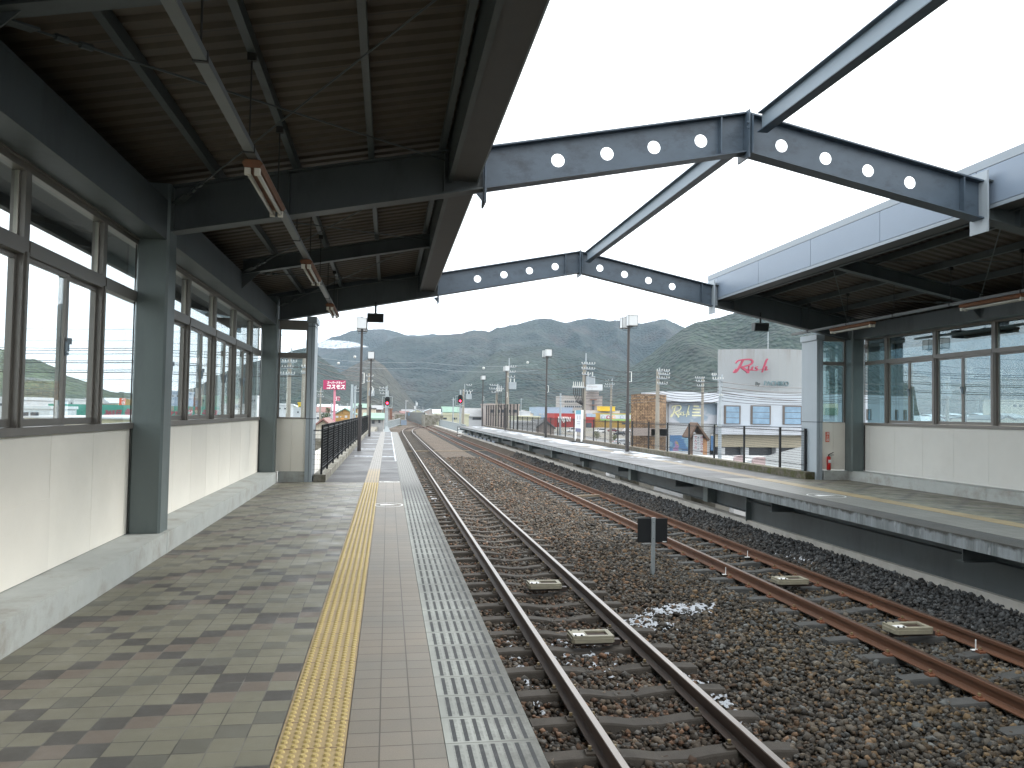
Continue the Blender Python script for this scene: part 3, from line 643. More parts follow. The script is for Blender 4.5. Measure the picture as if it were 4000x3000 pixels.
def rail_of_lights(x, y1, z, label):
    th = thing('lighting_conduit', label, 'conduit', (x, 8, z), 'conduits carrying the platform lights')
    part(MB().box(x - .035, x + .035, YB, y1, z, z + .004).box(x - .035, x - .031, YB, y1, z + .004, z + .045).box(x + .031, x + .035, YB, y1, z + .004, z + .045), 'channel', 'conduit', th)
    y = 2.9
    while y < y1 - .2:
        zt = 3.965 + .2 * ((x if x < 4 else 2 * CX - x) + 2.1) - .11
        mb = MB(); mb.tube([(x + .0, y, z + .01), (x, y, zt)], .006, 6); mb.box(x - .03, x + .03, y - .02, y + .02, zt - .06, zt); mb.box(x - .04, x + .04, y - .012, y + .012, z - .006, z + .055); part(mb, 'hanger_rod', 'tube_dark', th)
        y += 1.52
rail_of_lights(-1.03, 16.3, 3.345, 'grey conduit hung on rods under the near platform roof')
rail_of_lights(9.21, 17.3, 3.41, 'grey conduit hung on rods under the far platform roof')
def speaker(x, y, ztop, zb, label):
    th = thing('speaker', label, 'speaker', (x, y, ztop), 'loudspeakers at the roof ends')
    part(MB().cyl((x, y), .022, ztop - .005, ztop + .24, 10), 'bracket', 'black_paint', th)
    mb = MB(); mb.prism([(y - .05, zb), (y + .08, zb + .02), (y + .10, ztop), (y - .09, ztop - .0)], (x - .17, 0, 0), (x + .17, 0, 0), 'x'); part(mb, 'cabinet', 'steel_grey_shaded', th)
    mb = MB(); mb.prism([(y - .1, ztop - .03), (y - .06, zb + .02), (y - .051, zb + .02), (y - .09, ztop - .03)], (x - .15, 0, 0), (x + .15, 0, 0), 'x'); part(mb, 'grille', 'black_paint', th)
speaker(-.30, 17.0, 3.53, 3.34, 'dark box loudspeaker hanging from the near platform roof end')
speaker(8.27, 17.0, 3.63, 3.44, 'dark box loudspeaker hanging from the far platform roof end')
# fire extinguisher + its wall sign
e = thing('fire_extinguisher', 'red fire extinguisher standing beside the white post of the far shelter', 'fire extinguisher', (9.96, 17.02, .32))
mb = MB(); mb.cyl((9.96, 17.03), .045, .335, .62, 14); mb.sphere((9.96, 17.03, .62), .045, 12, .8); part(mb, 'cylinder', 'red_paint', e, smooth=True)
mb = MB(); mb.cyl((9.96, 17.03), .014, .64, .69, 8); mb.bar((9.96, 17.03, .685), (10.06, 17.0, .74), .02, .012); mb.bar((9.96, 17.03, .675), (10.07, 17.0, .68), .02, .01); part(mb, 'valve', 'black_paint', e)
mb = MB(); mb.tube([(9.95, 17.0, .67), (9.90, 16.98, .60), (9.905, 16.98, .45)], .007, 6); part(mb, 'hose', 'black_paint', e)
mb = MB(); mb.box(9.925, 9.995, 16.982, 16.986, .5, .57); part(mb, 'sticker', 'white_paint', e)
s = thing('wall_sign', 'small red vertical sign with white characters above the fire extinguisher', 'sign', (9.97, 17.11, 1.1))
part(MB().box(9.93, 10.02, 17.108, 17.118, .97, 1.20), 'board', 'sign_red', s)
for i, ch in enumerate('消火器'): text(ch, 'lettering', 'white_paint', s, .072, Matrix.Translation((9.94, 17.106, 1.135 - i * .07)) @ FLAT, .001)

# ================================================================== TRACK BED
Z1, Z2 = -.93, -.90                      # rail tops
def bed_z(X, Y):
    """height of the ballast surface"""
    X = np.asarray(X, float); Y = np.asarray(Y, float)
    xs = [.2, .9, 1.3, 3.2, 3.7, 4.9, 5.3, 7.0, 7.3, 7.42, 8.5]
    zs = [-1.15, -1.15, -1.155, -1.155, -1.09, -1.07, -1.125, -1.125, -.85, -.74, -.74]
    z = np.interp(X, xs, zs)
    return z + .012 * np.sin(X * 3.1 + Y * 1.7) + .010 * np.sin(Y * 2.9 - X * 4.3)
g = G('ballast_far', .9)
vo = N(g.t, 'ShaderNodeTexVoronoi'); vo.inputs['Scale'].default_value = 17; g.t.links.new(g.P, vo.inputs['Vector'])
hs = N(g.t, 'ShaderNodeSeparateColor'); g.t.links.new(vo.outputs['Color'], hs.inputs[0])
def bed_colour(g, rnd, rnd2):
    c1 = g.mix(rnd, (.024, .019, .014), (.085, .066, .047)); c1 = g.mix(g.ma('GREATER_THAN', rnd2, .78), c1, (.105, .06, .036)); c1 = g.mix(g.ma('LESS_THAN', rnd2, .16), c1, (.085, .08, .072))
    c2 = g.mix(rnd, (.022, .021, .018), (.080, .074, .060)); c2 = g.mix(g.ma('GREATER_THAN', rnd2, .74), c2, (.078, .058, .028)); c2 = g.mix(g.ma('LESS_THAN', rnd2, .12), c2, (.060, .068, .068))
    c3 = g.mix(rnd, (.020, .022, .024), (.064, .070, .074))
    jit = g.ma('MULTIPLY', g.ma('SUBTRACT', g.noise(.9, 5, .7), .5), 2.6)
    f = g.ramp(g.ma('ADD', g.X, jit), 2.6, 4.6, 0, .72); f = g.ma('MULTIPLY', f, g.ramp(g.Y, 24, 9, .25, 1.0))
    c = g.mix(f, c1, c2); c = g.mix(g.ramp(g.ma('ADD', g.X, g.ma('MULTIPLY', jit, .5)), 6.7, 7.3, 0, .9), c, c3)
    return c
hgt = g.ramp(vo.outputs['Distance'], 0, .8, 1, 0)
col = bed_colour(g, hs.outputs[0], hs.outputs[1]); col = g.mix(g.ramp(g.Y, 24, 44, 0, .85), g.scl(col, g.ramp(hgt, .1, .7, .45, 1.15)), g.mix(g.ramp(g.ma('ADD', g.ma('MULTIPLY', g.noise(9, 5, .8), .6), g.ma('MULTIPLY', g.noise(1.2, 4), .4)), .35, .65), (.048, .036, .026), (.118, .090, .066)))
M['ballast_far'] = g.fin(col, .9, hgt, .03, 1.0)
nx, ny = 60, 320
XX = np.linspace(.2, 8.0, nx); YY = np.concatenate([np.linspace(-26, 24, 200), np.linspace(24.4, 300, 160)])
def grid_obj(name, XX, YY, Z, m, parent=None):
    nx, ny = len(XX), len(YY); gx, gy = np.meshgrid(XX, YY); co = np.stack([gx.ravel(), gy.ravel(), Z.ravel()], 1)
    i = np.arange((nx - 1) * (ny - 1)); r, c_ = i // (nx - 1), i % (nx - 1); a = r * nx + c_
    return raw_mesh(name, co, np.stack([a, a + 1, a + nx + 1, a + nx], 1), m, parent)
def raw_mesh(name, co, quads, m, parent=None, smooth=False):
    me = bpy.data.meshes.new(name); k = quads.shape[1]
    me.vertices.add(len(co)); me.vertices.foreach_set('co', co.astype(np.float32).ravel())
    me.loops.add(quads.size); me.loops.foreach_set('vertex_index', quads.astype(np.int32).ravel())
    me.polygons.add(len(quads)); me.polygons.foreach_set('loop_start', np.arange(0, quads.size, k, dtype=np.int32)); me.polygons.foreach_set('loop_total', np.full(len(quads), k, dtype=np.int32))
    if smooth: me.polygons.foreach_set('use_smooth', np.ones(len(quads), bool))
    me.update(calc_edges=True); me.validate(); me.materials.append(M[m])
    o = bpy.data.objects.new(name, me); C.objects.link(o)
    if parent: o.parent = parent
    return o
gx, gy = np.meshgrid(XX, YY)
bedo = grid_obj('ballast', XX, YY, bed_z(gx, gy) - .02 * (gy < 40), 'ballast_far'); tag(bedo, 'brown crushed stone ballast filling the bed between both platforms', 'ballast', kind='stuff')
# loose stones on top of the bed (one object)
def stones(n, x0, x1, y0, y1, s0, s1, seed, yp=1.0):
    r = np.random.default_rng(seed)
    X = r.uniform(x0, x1, n); Y = y0 + (y1 - y0) * r.uniform(0, 1, n) ** yp
    keep = np.ones(n, bool)
    S = r.uniform(s0, s1, n) * (0.75 + .6 * r.random(n) ** 3)
    Z = bed_z(X, Y) + r.uniform(-.35, .35, n) * S
    X, Y, Z, S = X[keep], Y[keep], Z[keep], S[keep]; n = len(X)
    base = np.array([(-1, -1, -1), (1, -1, -1), (1, 1, -1), (-1, 1, -1), (-1, -1, 1), (1, -1, 1), (1, 1, 1), (-1, 1, 1)], float) * .5
    P = base[None] * r.uniform(.55, 1.15, (n, 8, 3)); P[:, 4:, :2] *= r.uniform(.45, .95, (n, 1, 1)); P *= (S[:, None] * np.stack([np.ones(n), r.uniform(.6, 1, n), r.uniform(.38, .7, n)], 1).T.T)[:, None, :]
    a, b, c_ = r.uniform(0, 2 * np.pi, n), r.normal(0, .45, n), r.normal(0, .45, n)
    ca, sa = np.cos(a), np.sin(a); x = P[..., 0] * ca[:, None] - P[..., 1] * sa[:, None]; y = P[..., 0] * sa[:, None] + P[..., 1] * ca[:, None]; z = P[..., 2]
    y, z = y * np.cos(b)[:, None] - z * np.sin(b)[:, None], y * np.sin(b)[:, None] + z * np.cos(b)[:, None]
    x, z = x * np.cos(c_)[:, None] - z * np.sin(c_)[:, None], x * np.sin(c_)[:, None] + z * np.cos(c_)[:, None]
    return np.stack([x + X[:, None], y + Y[:, None], z + Z[:, None]], 2).reshape(-1, 3)
parts_ = [stones(27000, .74, 7.4, 2.6, 9.0, .044, .074, 1), stones(29000, .74, 7.44, 9.0, 16.0, .046, .074, 2), stones(30000, .74, 7.44, 16.0, 26.0, .052, .08, 3), stones(26000, .74, 7.44, 26.0, 46.0, .06, .095, 5, .8), stones(9000, 7.0, 7.46, 7.0, 30, .045, .08, 4)]
co = np.concatenate(parts_); ns = len(co) // 8
q = np.array([(0, 3, 2, 1), (4, 5, 6, 7), (0, 1, 5, 4), (1, 2, 6, 5), (2, 3, 7, 6), (3, 0, 4, 7)])
fq = (q[None] + (np.arange(ns) * 8)[:, None, None]).reshape(-1, 4)
g = G('ballast_stones', .85)
at1 = N(g.t, 'ShaderNodeAttribute', attribute_name='stone'); s3 = N(g.t, 'ShaderNodeSeparateColor'); g.t.links.new(at1.outputs['Color'], s3.inputs[0])
col = bed_colour(g, s3.outputs[0], s3.outputs[1]); col = g.scl(col, g.ramp(g.noise(120, 2), .3, .7, .8, 1.2)); col = g.scl(col, g.ramp(g.ma('POWER', s3.outputs[2], 1.6), 0, 1, .55, 2.1))
M['stones'] = g.fin(col, .8, g.noise(220, 2), .003, .6)
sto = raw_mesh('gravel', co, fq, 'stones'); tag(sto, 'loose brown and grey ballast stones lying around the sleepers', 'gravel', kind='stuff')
ca = sto.data.color_attributes.new('stone', 'FLOAT_COLOR', 'POINT'); rc = RNG.random((ns, 4)); rc[:, 3] = 1; ca.data.foreach_set('color', np.repeat(rc, 8, 0).astype(np.float32).ravel())
# snow lying between the stones
def snow(name, cx, cy, rx, ry, seed, label, thr=.5, rot=0.0, sc_=20.0, lift=.002):
    from mathutils import noise as mn
    mb = MB(); st = .022; n1, n2 = int(rx / st), int(ry / st); idx = {}
    def h(i, j):
        x, y = i * st, j * st; xr, yr = x * math.cos(rot) - y * math.sin(rot), x * math.sin(rot) + y * math.cos(rot)
        px, py = cx + xr, cy + yr; d = 1 - (x / rx) ** 2 - (y / ry) ** 2
        v = mn.fractal(Vector((px * sc_, py * sc_, seed)), 1.0, 2.0, 4) * .5 + .5
        return px, py, v * .9 + d * .55 - thr - .35
    val = {}
    for i in range(-n1, n1 + 1):
        for j in range(-n2, n2 + 1): val[i, j] = h(i, j)
    def vid(i, j):
        if (i, j) not in idx:
            px, py, v = val[i, j]; idx[i, j] = len(mb.v); mb.v.append((px, py, float(bed_z(px, py)) + lift + min(.03, max(-.012, v * .12)) + random.uniform(-.004, .004)))
        return idx[i, j]
    for i in range(-n1, n1):
        for j in range(-n2, n2):
            if min(val[a][2] for a in ((i, j), (i + 1, j), (i + 1, j + 1), (i, j + 1))) > -.02:
                mb.f.append((vid(i, j), vid(i + 1, j), vid(i + 1, j + 1), vid(i, j + 1))); mb.mi.append(0)
    if mb.f: tag(mb.build(name, 'snow', smooth=True), label, 'snow', kind='stuff')
snow('snow', 3.92, 10.35, .85, .42, 1.0, 'patch of wet snow on the ballast just in front of the small black sign', .42, .25)
snow('snow', 3.25, 9.9, .45, .9, 2.0, 'snow beside the outer rail of the near track', .47, .3)
snow('snow', 2.95, 11.6, .35, .8, 3.0, 'thin snow behind the outer rail of the near track', .5, 0)
snow('snow', 3.12, 7.4, .20, 1.5, 4.0, 'broken snow along the outer rail of the near track', .52, 0)
snow('snow', 2.2, 8.9, .75, 1.9, 5.0, 'specks of snow between the rails of the near track', .66, 0, 12, .006)
snow('snow', 1.42, 8.0, .14, 2.4, 6.0, 'specks of snow between the near platform and the first rail', .56, 0)
snow('snow', 7.15, 13.2, .18, 1.4, 7.0, 'thin snow on the dark stones below the far platform', .6, 0)
snow('snow', 2.55, 30.0, .30, 12.0, 8.0, 'long strip of snow between the rails farther down the near track', .60, 0, 4, .0)
snow('snow', 1.45, 24.0, .16, 8.0, 9.0, 'thin snow between sleepers farther down the near track', .55, 0, 6)

# ------------------------------------------------------------------ rails, sleepers
simple('rail_rust', (.040, .020, .011), .65, var=.22, scale=20, stretch=(1, .1, 1), dirt=(.020, .012, .009), dscale=5)
simple('rail_rust_bright', (.100, .038, .014), .7, var=.18, scale=16, stretch=(1, .12, 1), dirt=(.060, .024, .011), dscale=7)
simple('rail_dark', (.045, .032, .026), .55, var=.2, scale=20)
simple('rail_shine', (.25, .225, .205), .34, metal=.7, var=.10, scale=10, stretch=(1, .05, 1))
simple('rail_head_rusty', (.085, .052, .036), .45, metal=.3, var=.15, scale=10, stretch=(1, .05, 1))
simple('sleeper_concrete', (.060, .052, .043), .85, var=.25, scale=5, bump=.4, bscale=90, dirt=(.032, .027, .021), dscale=4)
simple('sleeper_concrete_grey', (.060, .062, .060), .85, var=.2, scale=5, bump=.4, bscale=90, dirt=(.04, .04, .038), dscale=4)
simple('clip_dark', (.06, .048, .036), .7, var=.3, scale=30)
simple('clip_rust', (.15, .055, .025), .75, var=.3, scale=30)
simple('bolt_yellow', (.20, .15, .075), .6)
def smooth_path(pts, n=8):
    out = []; P_ = [Vector(p) for p in pts]
    for i in range(len(P_) - 1):
        a, b, c_, d = P_[max(i - 1, 0)], P_[i], P_[i + 1], P_[min(i + 2, len(P_) - 1)]
        for k in range(n):
            t = k / n; out.append(.5 * ((2 * b) + (c_ - a) * t + (2 * a - 5 * b + 4 * c_ - d) * t * t + (3 * b - a - 3 * c_ + d) * t ** 3))
    out.append(P_[-1]); return out
def rail(path, parent, m_web, m_head, shine):
    prof = [(-.0635, -.153), (.0635, -.153), (.0635, -.142), (.018, -.127), (.008, -.115), (.008, -.050), (.0325, -.040), (.0325, -.006), (.026, 0), (-.026, 0), (-.0325, -.006), (-.0325, -.040), (-.008, -.050), (-.008, -.115), (-.018, -.127), (-.0635, -.142)]
    mb = MB(); n = len(prof); vs = []
    for i, p in enumerate(path):
        d = (path[min(i + 1, len(path) - 1)] - path[max(i - 1, 0)]); d.z = 0; d.normalize(); r = Vector((d.y, -d.x, 0))
        vs += [(p.x + r.x * a, p.y + r.y * a, p.z + b) for a, b in prof]
    fs = []; mi = []
    for i in range(len(path) - 1):
        for k in range(n):
            fs.append((i * n + k, i * n + (k + 1) % n, (i + 1) * n + (k + 1) % n, (i + 1) * n + k)); mi.append(1 if k == 8 else 0)
    fs.append(tuple(range(n))[::-1]); mi.append(0)
    mb.v = vs; mb.f = fs; mb.mi = mi
    return part(mb, 'rail', None, parent, mats=[m_web, m_head])
def track(label, cx, zt, rails_pts, y0, pitch, n, m_s, m_c, m_web, m_head, shine, yend):
    th = thing('railway_track', label, 'railway track', (cx, 8, zt))
    for pts in rails_pts: rail(smooth_path(pts), th, m_web, m_head, shine)
    # sleeper: tapered block, 2 m long, dipping in the middle
    xs = [-1.0, -.82, -.5, -.3, -.12, .12, .3, .5, .82, 1.0]; tz = [-.168, -.160, -.156, -.170, -.196, -.196, -.170, -.156, -.160, -.168]
    mb = MB(); vs = []
    for x, z in zip(xs, tz): vs += [(x, -.118, zt + z - .14), (x, -.088, zt + z - .015), (x, -.078, zt + z), (x, .078, zt + z), (x, .088, zt + z - .015), (x, .118, zt + z - .14)]
    k = 6; fs = [(i * k + j, i * k + (j + 1) % k, (i + 1) * k + (j + 1) % k, (i + 1) * k + j) for i in range(len(xs) - 1) for j in range(k)] + [tuple(range(k))[::-1], tuple(range(len(vs) - k, len(vs)))]
    mb.add(vs, fs); base = mb.build('sleeper', m_s)
    # fastening: plate clip each side of each rail + bolt
    cl = MB()
    for rx in (-.56, .56):
        for s_ in (-1, 1):
            cl.cur = 0; cl.prism([(-.045, zt - .162), (.045, zt - .162), (.045, zt - .142), (.03, zt - .134), (-.03, zt - .134), (-.045, zt - .142)], (rx + s_ * .062, 0, 0), (rx + s_ * .135, 0, 0), 'x')
            cl.cur = 1; cl.cyl((rx + s_ * .098, 0), .015, zt - .136, zt - .098, 6); cl.cur = 0; cl.cyl((rx + s_ * .098, 0), .026, zt - .137, zt - .122, 8)
    clip = cl.build('bolt', None, mats=[m_c, 'bolt_yellow'])
    first = True; rest = MB(); L0 = rails_pts[0]; L1 = rails_pts[1]
    def cxy(y):
        def f(P_):
            for a, b in zip(P_[:-1], P_[1:]):
                if a[1] <= y <= b[1]: return a[0] + (b[0] - a[0]) * (y - a[1]) / (b[1] - a[1])
            return P_[0][0]
        return (f(L0) + f(L1)) / 2
    for i in range(n):
        y = y0 + i * pitch; x = cxy(y); jx = random.uniform(-.01, .01)
        if i < 96:
            s_ = base if first else base.copy()
            if not first: C.objects.link(s_)
            s_.parent = th; s_.location = (x - th.location.x + jx, y - th.location.y, -th.location.z + random.uniform(-.003, .003)); s_.rotation_euler.z = random.uniform(-.006, .006)
            if i < 60:
                c_ = clip if first else clip.copy()
                if not first: C.objects.link(c_)
                c_.parent = s_
            first = False
        else:
            rest.add([(v[0] + x, v[1] + y, v[2]) for v in vs], fs)
    o = part(rest, 'far_sleepers', m_s, th); o['kind'] = 'stuff'
    return th
t1L = [(1.68, -26, Z1), (1.68, 20, Z1), (1.68, 50, Z1), (1.71, 74.3, Z1), (1.79, 96, Z1), (2.3, 110.9, Z1), (3.71, 124.7, Z1), (5.5, 135.8, Z1)]
t1R = [(2.80, -26, Z1), (2.80, 20, Z1), (2.80, 50, Z1), (2.83, 74.7, Z1), (2.96, 97, Z1), (3.56, 111.6, Z1), (4.73, 123.7, Z1), (5.86, 130.1, Z1), (6.7, 136.5, Z1)]
k2 = (1.5 - Z2) / 2.43
t2L = [(5.60 * k2, -26, Z2), (5.60 * k2, 20, Z2), (5.60 * k2, 50, Z2), (5.66, 90, -.92), (5.80, 128, Z1), (5.70, 147, Z1), (5.42, 200, Z1), (4.95, 252, Z1), (3.6, 330, Z1), (-2, 450, Z1)]
t2R = [(6.74 * k2, -26, Z2), (6.74 * k2, 20, Z2), (6.75 * k2, 50, Z2), (6.80, 90, -.92), (6.90, 128, Z1), (6.80, 147, Z1), (6.50, 200, Z1), (6.05, 252, Z1), (4.7, 330, Z1), (-1, 450, Z1)]
track('near railway track with dark rails worn shiny on top, beside the yellow-striped platform', 2.24, Z1, (t1L, t1R), 3.30, .687, 150, 'sleeper_concrete', 'clip_dark', 'rail_rust', 'rail_shine', True, 110)
track('far railway track with evenly rust-brown rails below the far platform', 6.1, Z2, (t2L, t2R), 3.32, .683, 150, 'sleeper_concrete_grey', 'clip_rust', 'rail_rust_bright', 'rail_head_rusty', False, 110)
# track beacons
simple('beacon_cream', (.28, .265, .20), .6, var=.12, scale=8, dirt=(.36, .33, .24), dscale=9)
def beacon(x, y, z, label):
    th = thing('track_beacon', label, 'track beacon', (x, y, z), 'signal beacons between the rails')
    a, b = .245, .15; mb = MB()
    def rr(a, b, r=.03): return [(x - a + r, y - b), (x + a - r, y - b), (x + a, y - b + r), (x + a, y + b - r), (x + a - r, y + b), (x - a + r, y + b), (x - a, y + b - r), (x - a, y - b + r)]
    mb.prism(rr(a, b), (0, 0, z - .075), (0, 0, z - .03), 'z')
    # raised frame round a sunken tray
    mb.box(x - a + .012, x - .06, y - b + .012, y + b - .012, z - .0295, z)
    mb.box(x - .0595, x + a - .01, y - b + .012, y - b + .062, z - .0295, z - .002); mb.box(x - .0595, x + a - .01, y + b - .062, y + b - .012, z - .0295, z - .002); mb.box(x + a - .06, x + a - .0102, y - b + .0625, y + b - .0625, z - .0295, z - .003)
    part(mb, 'casing', 'beacon_cream', th)
    part(MB().box(x - .059, x + a - .0605, y - b + .063, y + b - .063, z - .0295, z - .024), 'tray', 'rail_rust', th)
    mb = MB(); mb.box(x - a + .03, x - .09, y - .12, y - .02, z + .0005, z + .004); part(mb, 'cover_plate', 'white_paint', th)
    mb = MB()
    for dx, dy in ((-.2, .11), (-.13, -.12), (-.2, -.12), (-.11, .11)): mb.cyl((x + dx, y + dy), .012, z, z + .014, 6)
    part(mb, 'bolts', 'black_paint', th)
    part(MB().box(x - .2, x + .34, y - .03, y + .05, z - .13, z - .076), 'bracket', 'rail_dark', th)
for a in ((2.31, 8.87, -.95, 'nearer cream track beacon between the rails of the near track'), (2.31, 11.6, -.95, 'farther cream track beacon between the rails of the near track'),
          (6.12, 8.74, -.91, 'nearer cream track beacon between the rails of the far rusty track'), (6.07, 11.45, -.91, 'farther cream track beacon between the rails of the far rusty track')): beacon(*a)
# small marker stakes clamped to the far rails
def clamp(x, y, label):
    th = thing('rail_marker', label, 'rail marker', (x, y, -.97), 'small white markers clamped to the rails')
    part(MB().box(x - .012, x - .004, y - .006, y + .006, -1.04, -.93), 'stake', 'white_paint', th)
    part(MB().box(x - .06, x + .03, y - .02, y + .02, -1.05, -1.04), 'foot', 'white_paint', th)
for x, y, lb in ((5.47, 12.4, 'white marker on the inner rail of the far track'), (6.55, 13.9, 'more distant white marker on the outer rail of the far track'), (6.55, 8.15, 'nearest white marker on the outer rail of the far track')): clamp(x, y, lb)
# small black sign seen from behind
s = thing('track_sign', 'small black square sign on a grey post standing in the ballast between the tracks', 'sign', (4.33, 12.71, -1.06))
part(MB().cbox(4.30, 4.365, 12.66, 12.70, -1.10, -.165, .008), 'post', 'galvanised', s)
part(MB().box(4.075, 4.58, 12.701, 12.713, -.575, -.18), 'board', 'black_paint', s)
part(MB().box(4.50, 4.565, 12.698, 12.7005, -.567, -.555), 'label_strip', 'white_paint', s)
mb = MB()
for z in (-.24, -.50): mb.tube([(4.332, 12.66, z), (4.332, 12.652, z)], .006, 6)
part(mb, 'rivets', 'steel_grey_shaded', s)
# timber lengths lying across the far track
simple('timber_pale', (.26, .21, .15), .8, var=.2)
for (x0, x1, y, lb) in ((5.75, 6.5, 24.0, 'pale timber plank lying across the rails of the far track'), (6.7, 7.0, 24.3, 'short pale plank beside the far track')):
    tag(MB().bar((x0, y, -1.0), (x1, y + .15, -.99), .12, .06).build('plank', 'timber_pale'), lb, 'plank')
tag(MB().tube([(1.3, 52, -1.06), (3.6, 52.5, -1.04), (5.2, 53, -1.04), (7.0, 54, -1.05)], .025, 6).build('cable_duct', 'timber_pale'), 'thin pale duct running across both tracks in the distance', 'cable duct')

# ================================================================== FAR PLATFORM SUBSTRUCTURE
th = thing('platform_girder', 'grey steel side girder carrying the far platform', 'girder', (7.45, 8, -.4))
mb = MB().box(7.50, 7.515, YB, 15.8, -.66, -.05).box(7.40, 7.50, YB, 15.8, -.235, -.225); part(mb, 'web', 'steel_grey_shaded', th)
part(MB().box(7.40, 7.53, 15.801, 15.83, -.65, -.05).box(7.515, 10.2, 15.79, 15.82, -.65, -.05), 'end_stiffener', 'column_paint', th)
part(MB().box(7.50, 7.515, 15.84, 79.5, -.46, -.05).box(7.42, 7.62, 15.84, 79.5, -.475, -.461), 'far_web', 'steel_grey_shaded', th)
for i in range(15):
    y = 9.0 + i * 5.0
    if y > 79: break
    part(MB().box(7.05, 7.499, y, y + .012, -.22, -.055).box(7.02, 7.499, y - .06, y + .10, -.232, -.2215), 'bracket', 'steel_grey_shaded', th)
for i in range(11):
    y = 17.6 + i * 5.9
    part(MB().box(7.30, 7.499, y, y + .25, -.46, -.052), 'stiffener', 'column_paint', th)
struct(MB().box(7.42, 7.62, YB, 130, -1.5, -.625).build('bed_wall', 'concrete'))
for i in range(10):
    y = 19.5 + i * 6.3
    part(MB().box(7.64, 8.3, y, y + .55, -1.6, -.476), 'concrete_stub', 'concrete_old', th)
    part(MB().box(8.6, 9.3, y + 1.4, y + 3.0, -1.9, -.476), 'concrete_pier', 'concrete', th)
for i in range(9): part(MB().box(7.45, 7.50, 56 + i * 2.6, 57.5 + i * 2.6, -.95, -.476), 'infill_panel', 'fascia_panel', th)
# viaduct deck under the tracks, so that the bed has a solid body
struct(MB().box(-2.6, 7.64, YB, 450, -1.9, -1.45).build('viaduct', 'concrete'))
st_ = thing('steps', 'small white metal steps at the far end of the far platform', 'steps', (7.1, 80.5, -.9))
for i in range(4): part(MB().box(6.95, 7.45, 80.0 + i * .0, 80.25, -.88 + i * .24, -.82 + i * .24), 'tread', 'white_paint', st_)
part(MB().bar((6.93, 80.6, -1.05), (6.93, 79.9, .1), .05).bar((7.47, 80.6, -1.05), (7.47, 79.9, .1), .05), 'stringer', 'black_paint', st_)

# ================================================================== SURROUNDINGS
from mathutils import noise as mnoise
GZ = -5.5
g = G('town_ground', .85)
c = g.mix(g.ramp(g.noise(.03, 6), .42, .58), (.17, .17, .165), (.20, .18, .14)); c = g.mix(g.ramp(g.noise(.012, 5), .52, .6), c, (.11, .12, .07)); c = g.scl(c, g.ramp(g.noise(.8, 6), .3, .7, .8, 1.2))
M['town_ground'] = g.fin(c, .85)
struct(MB().box(-6000, 6000, -60, 7000, GZ - 1, GZ).build('ground', 'town_ground'))
simple('road_asphalt', (.16, .165, .17), .8, var=.15, scale=1.0)
struct(MB().box(12, 60, 40, 330, GZ + .004, GZ + .02).build('car_park', 'road_asphalt'))
mb = MB()
for i in range(34):
    mb.box(14, 19, 60 + i * 2.6, 60.15 + i * 2.6, GZ + .021, GZ + .026); mb.box(26, 31, 60 + i * 2.6, 60.15 + i * 2.6, GZ + .021, GZ + .026); mb.box(42, 47, 90 + i * 5, 90.2 + i * 5, GZ + .021, GZ + .026)
struct(mb.build('parking_markings', 'white_paint'))

def forest(name, a, b, brown, snowbox=None, tan=(.13, .10, .075)):
    g = G(name, .95)
    n1 = g.noise(.0045, 6, .6); n2 = g.noise(.03, 5, .65); n3 = g.noise(.14, 3, .7)
    c = g.mix(g.ramp(n1, .42, .58), g.scl(a, .8), g.scl(b, 1.25)); c = g.mix(g.ma('MULTIPLY', g.ramp(g.noise(.0085, 7, .65), .50, .66), brown), c, tan)
    c = g.scl(c, g.ramp(n2, .3, .7, .60, 1.5)); c = g.scl(c, g.ramp(n3, .3, .7, .5, 1.7))
    if snowbox:
        p0, rx, rz, slope = snowbox
        u = g.ma('SUBTRACT', g.X, p0.x); v = g.ma('ADD', g.ma('SUBTRACT', g.Z, p0.z), g.ma('MULTIPLY', u, slope))
        e = g.ma('ADD', g.ma('POWER', g.ma('ABSOLUTE', g.ma('DIVIDE', u, rx)), 1.6), g.ma('POWER', g.ma('ABSOLUTE', g.ma('DIVIDE', v, rz)), 1.6))
        e = g.ma('ADD', e, g.ma('MULTIPLY', g.ma('SUBTRACT', g.noise(.02, 6, .7), .5), 1.3)); s_ = g.ramp(e, 1.0, .86)
        s_ = g.ma('MULTIPLY', s_, g.ramp(g.noise(.06, 4, .7, st=(1, 1, 2.5)), .36, .50, .25, 1)); c = g.mix(s_, c, (.42, .45, .49))
    vo = N(g.t, 'ShaderNodeTexVoronoi'); vo.inputs['Scale'].default_value = .16; g.t.links.new(g.P, vo.inputs['Vector'])
    M[name] = g.fin(c, .95, g.ramp(vo.outputs['Distance'], 0, .7, 1, 0), 5.0, .8); return M[name]
GR, GR2, BR = (.0060, .0155, .0115), (.011, .0195, .013), (.085, .066, .056)
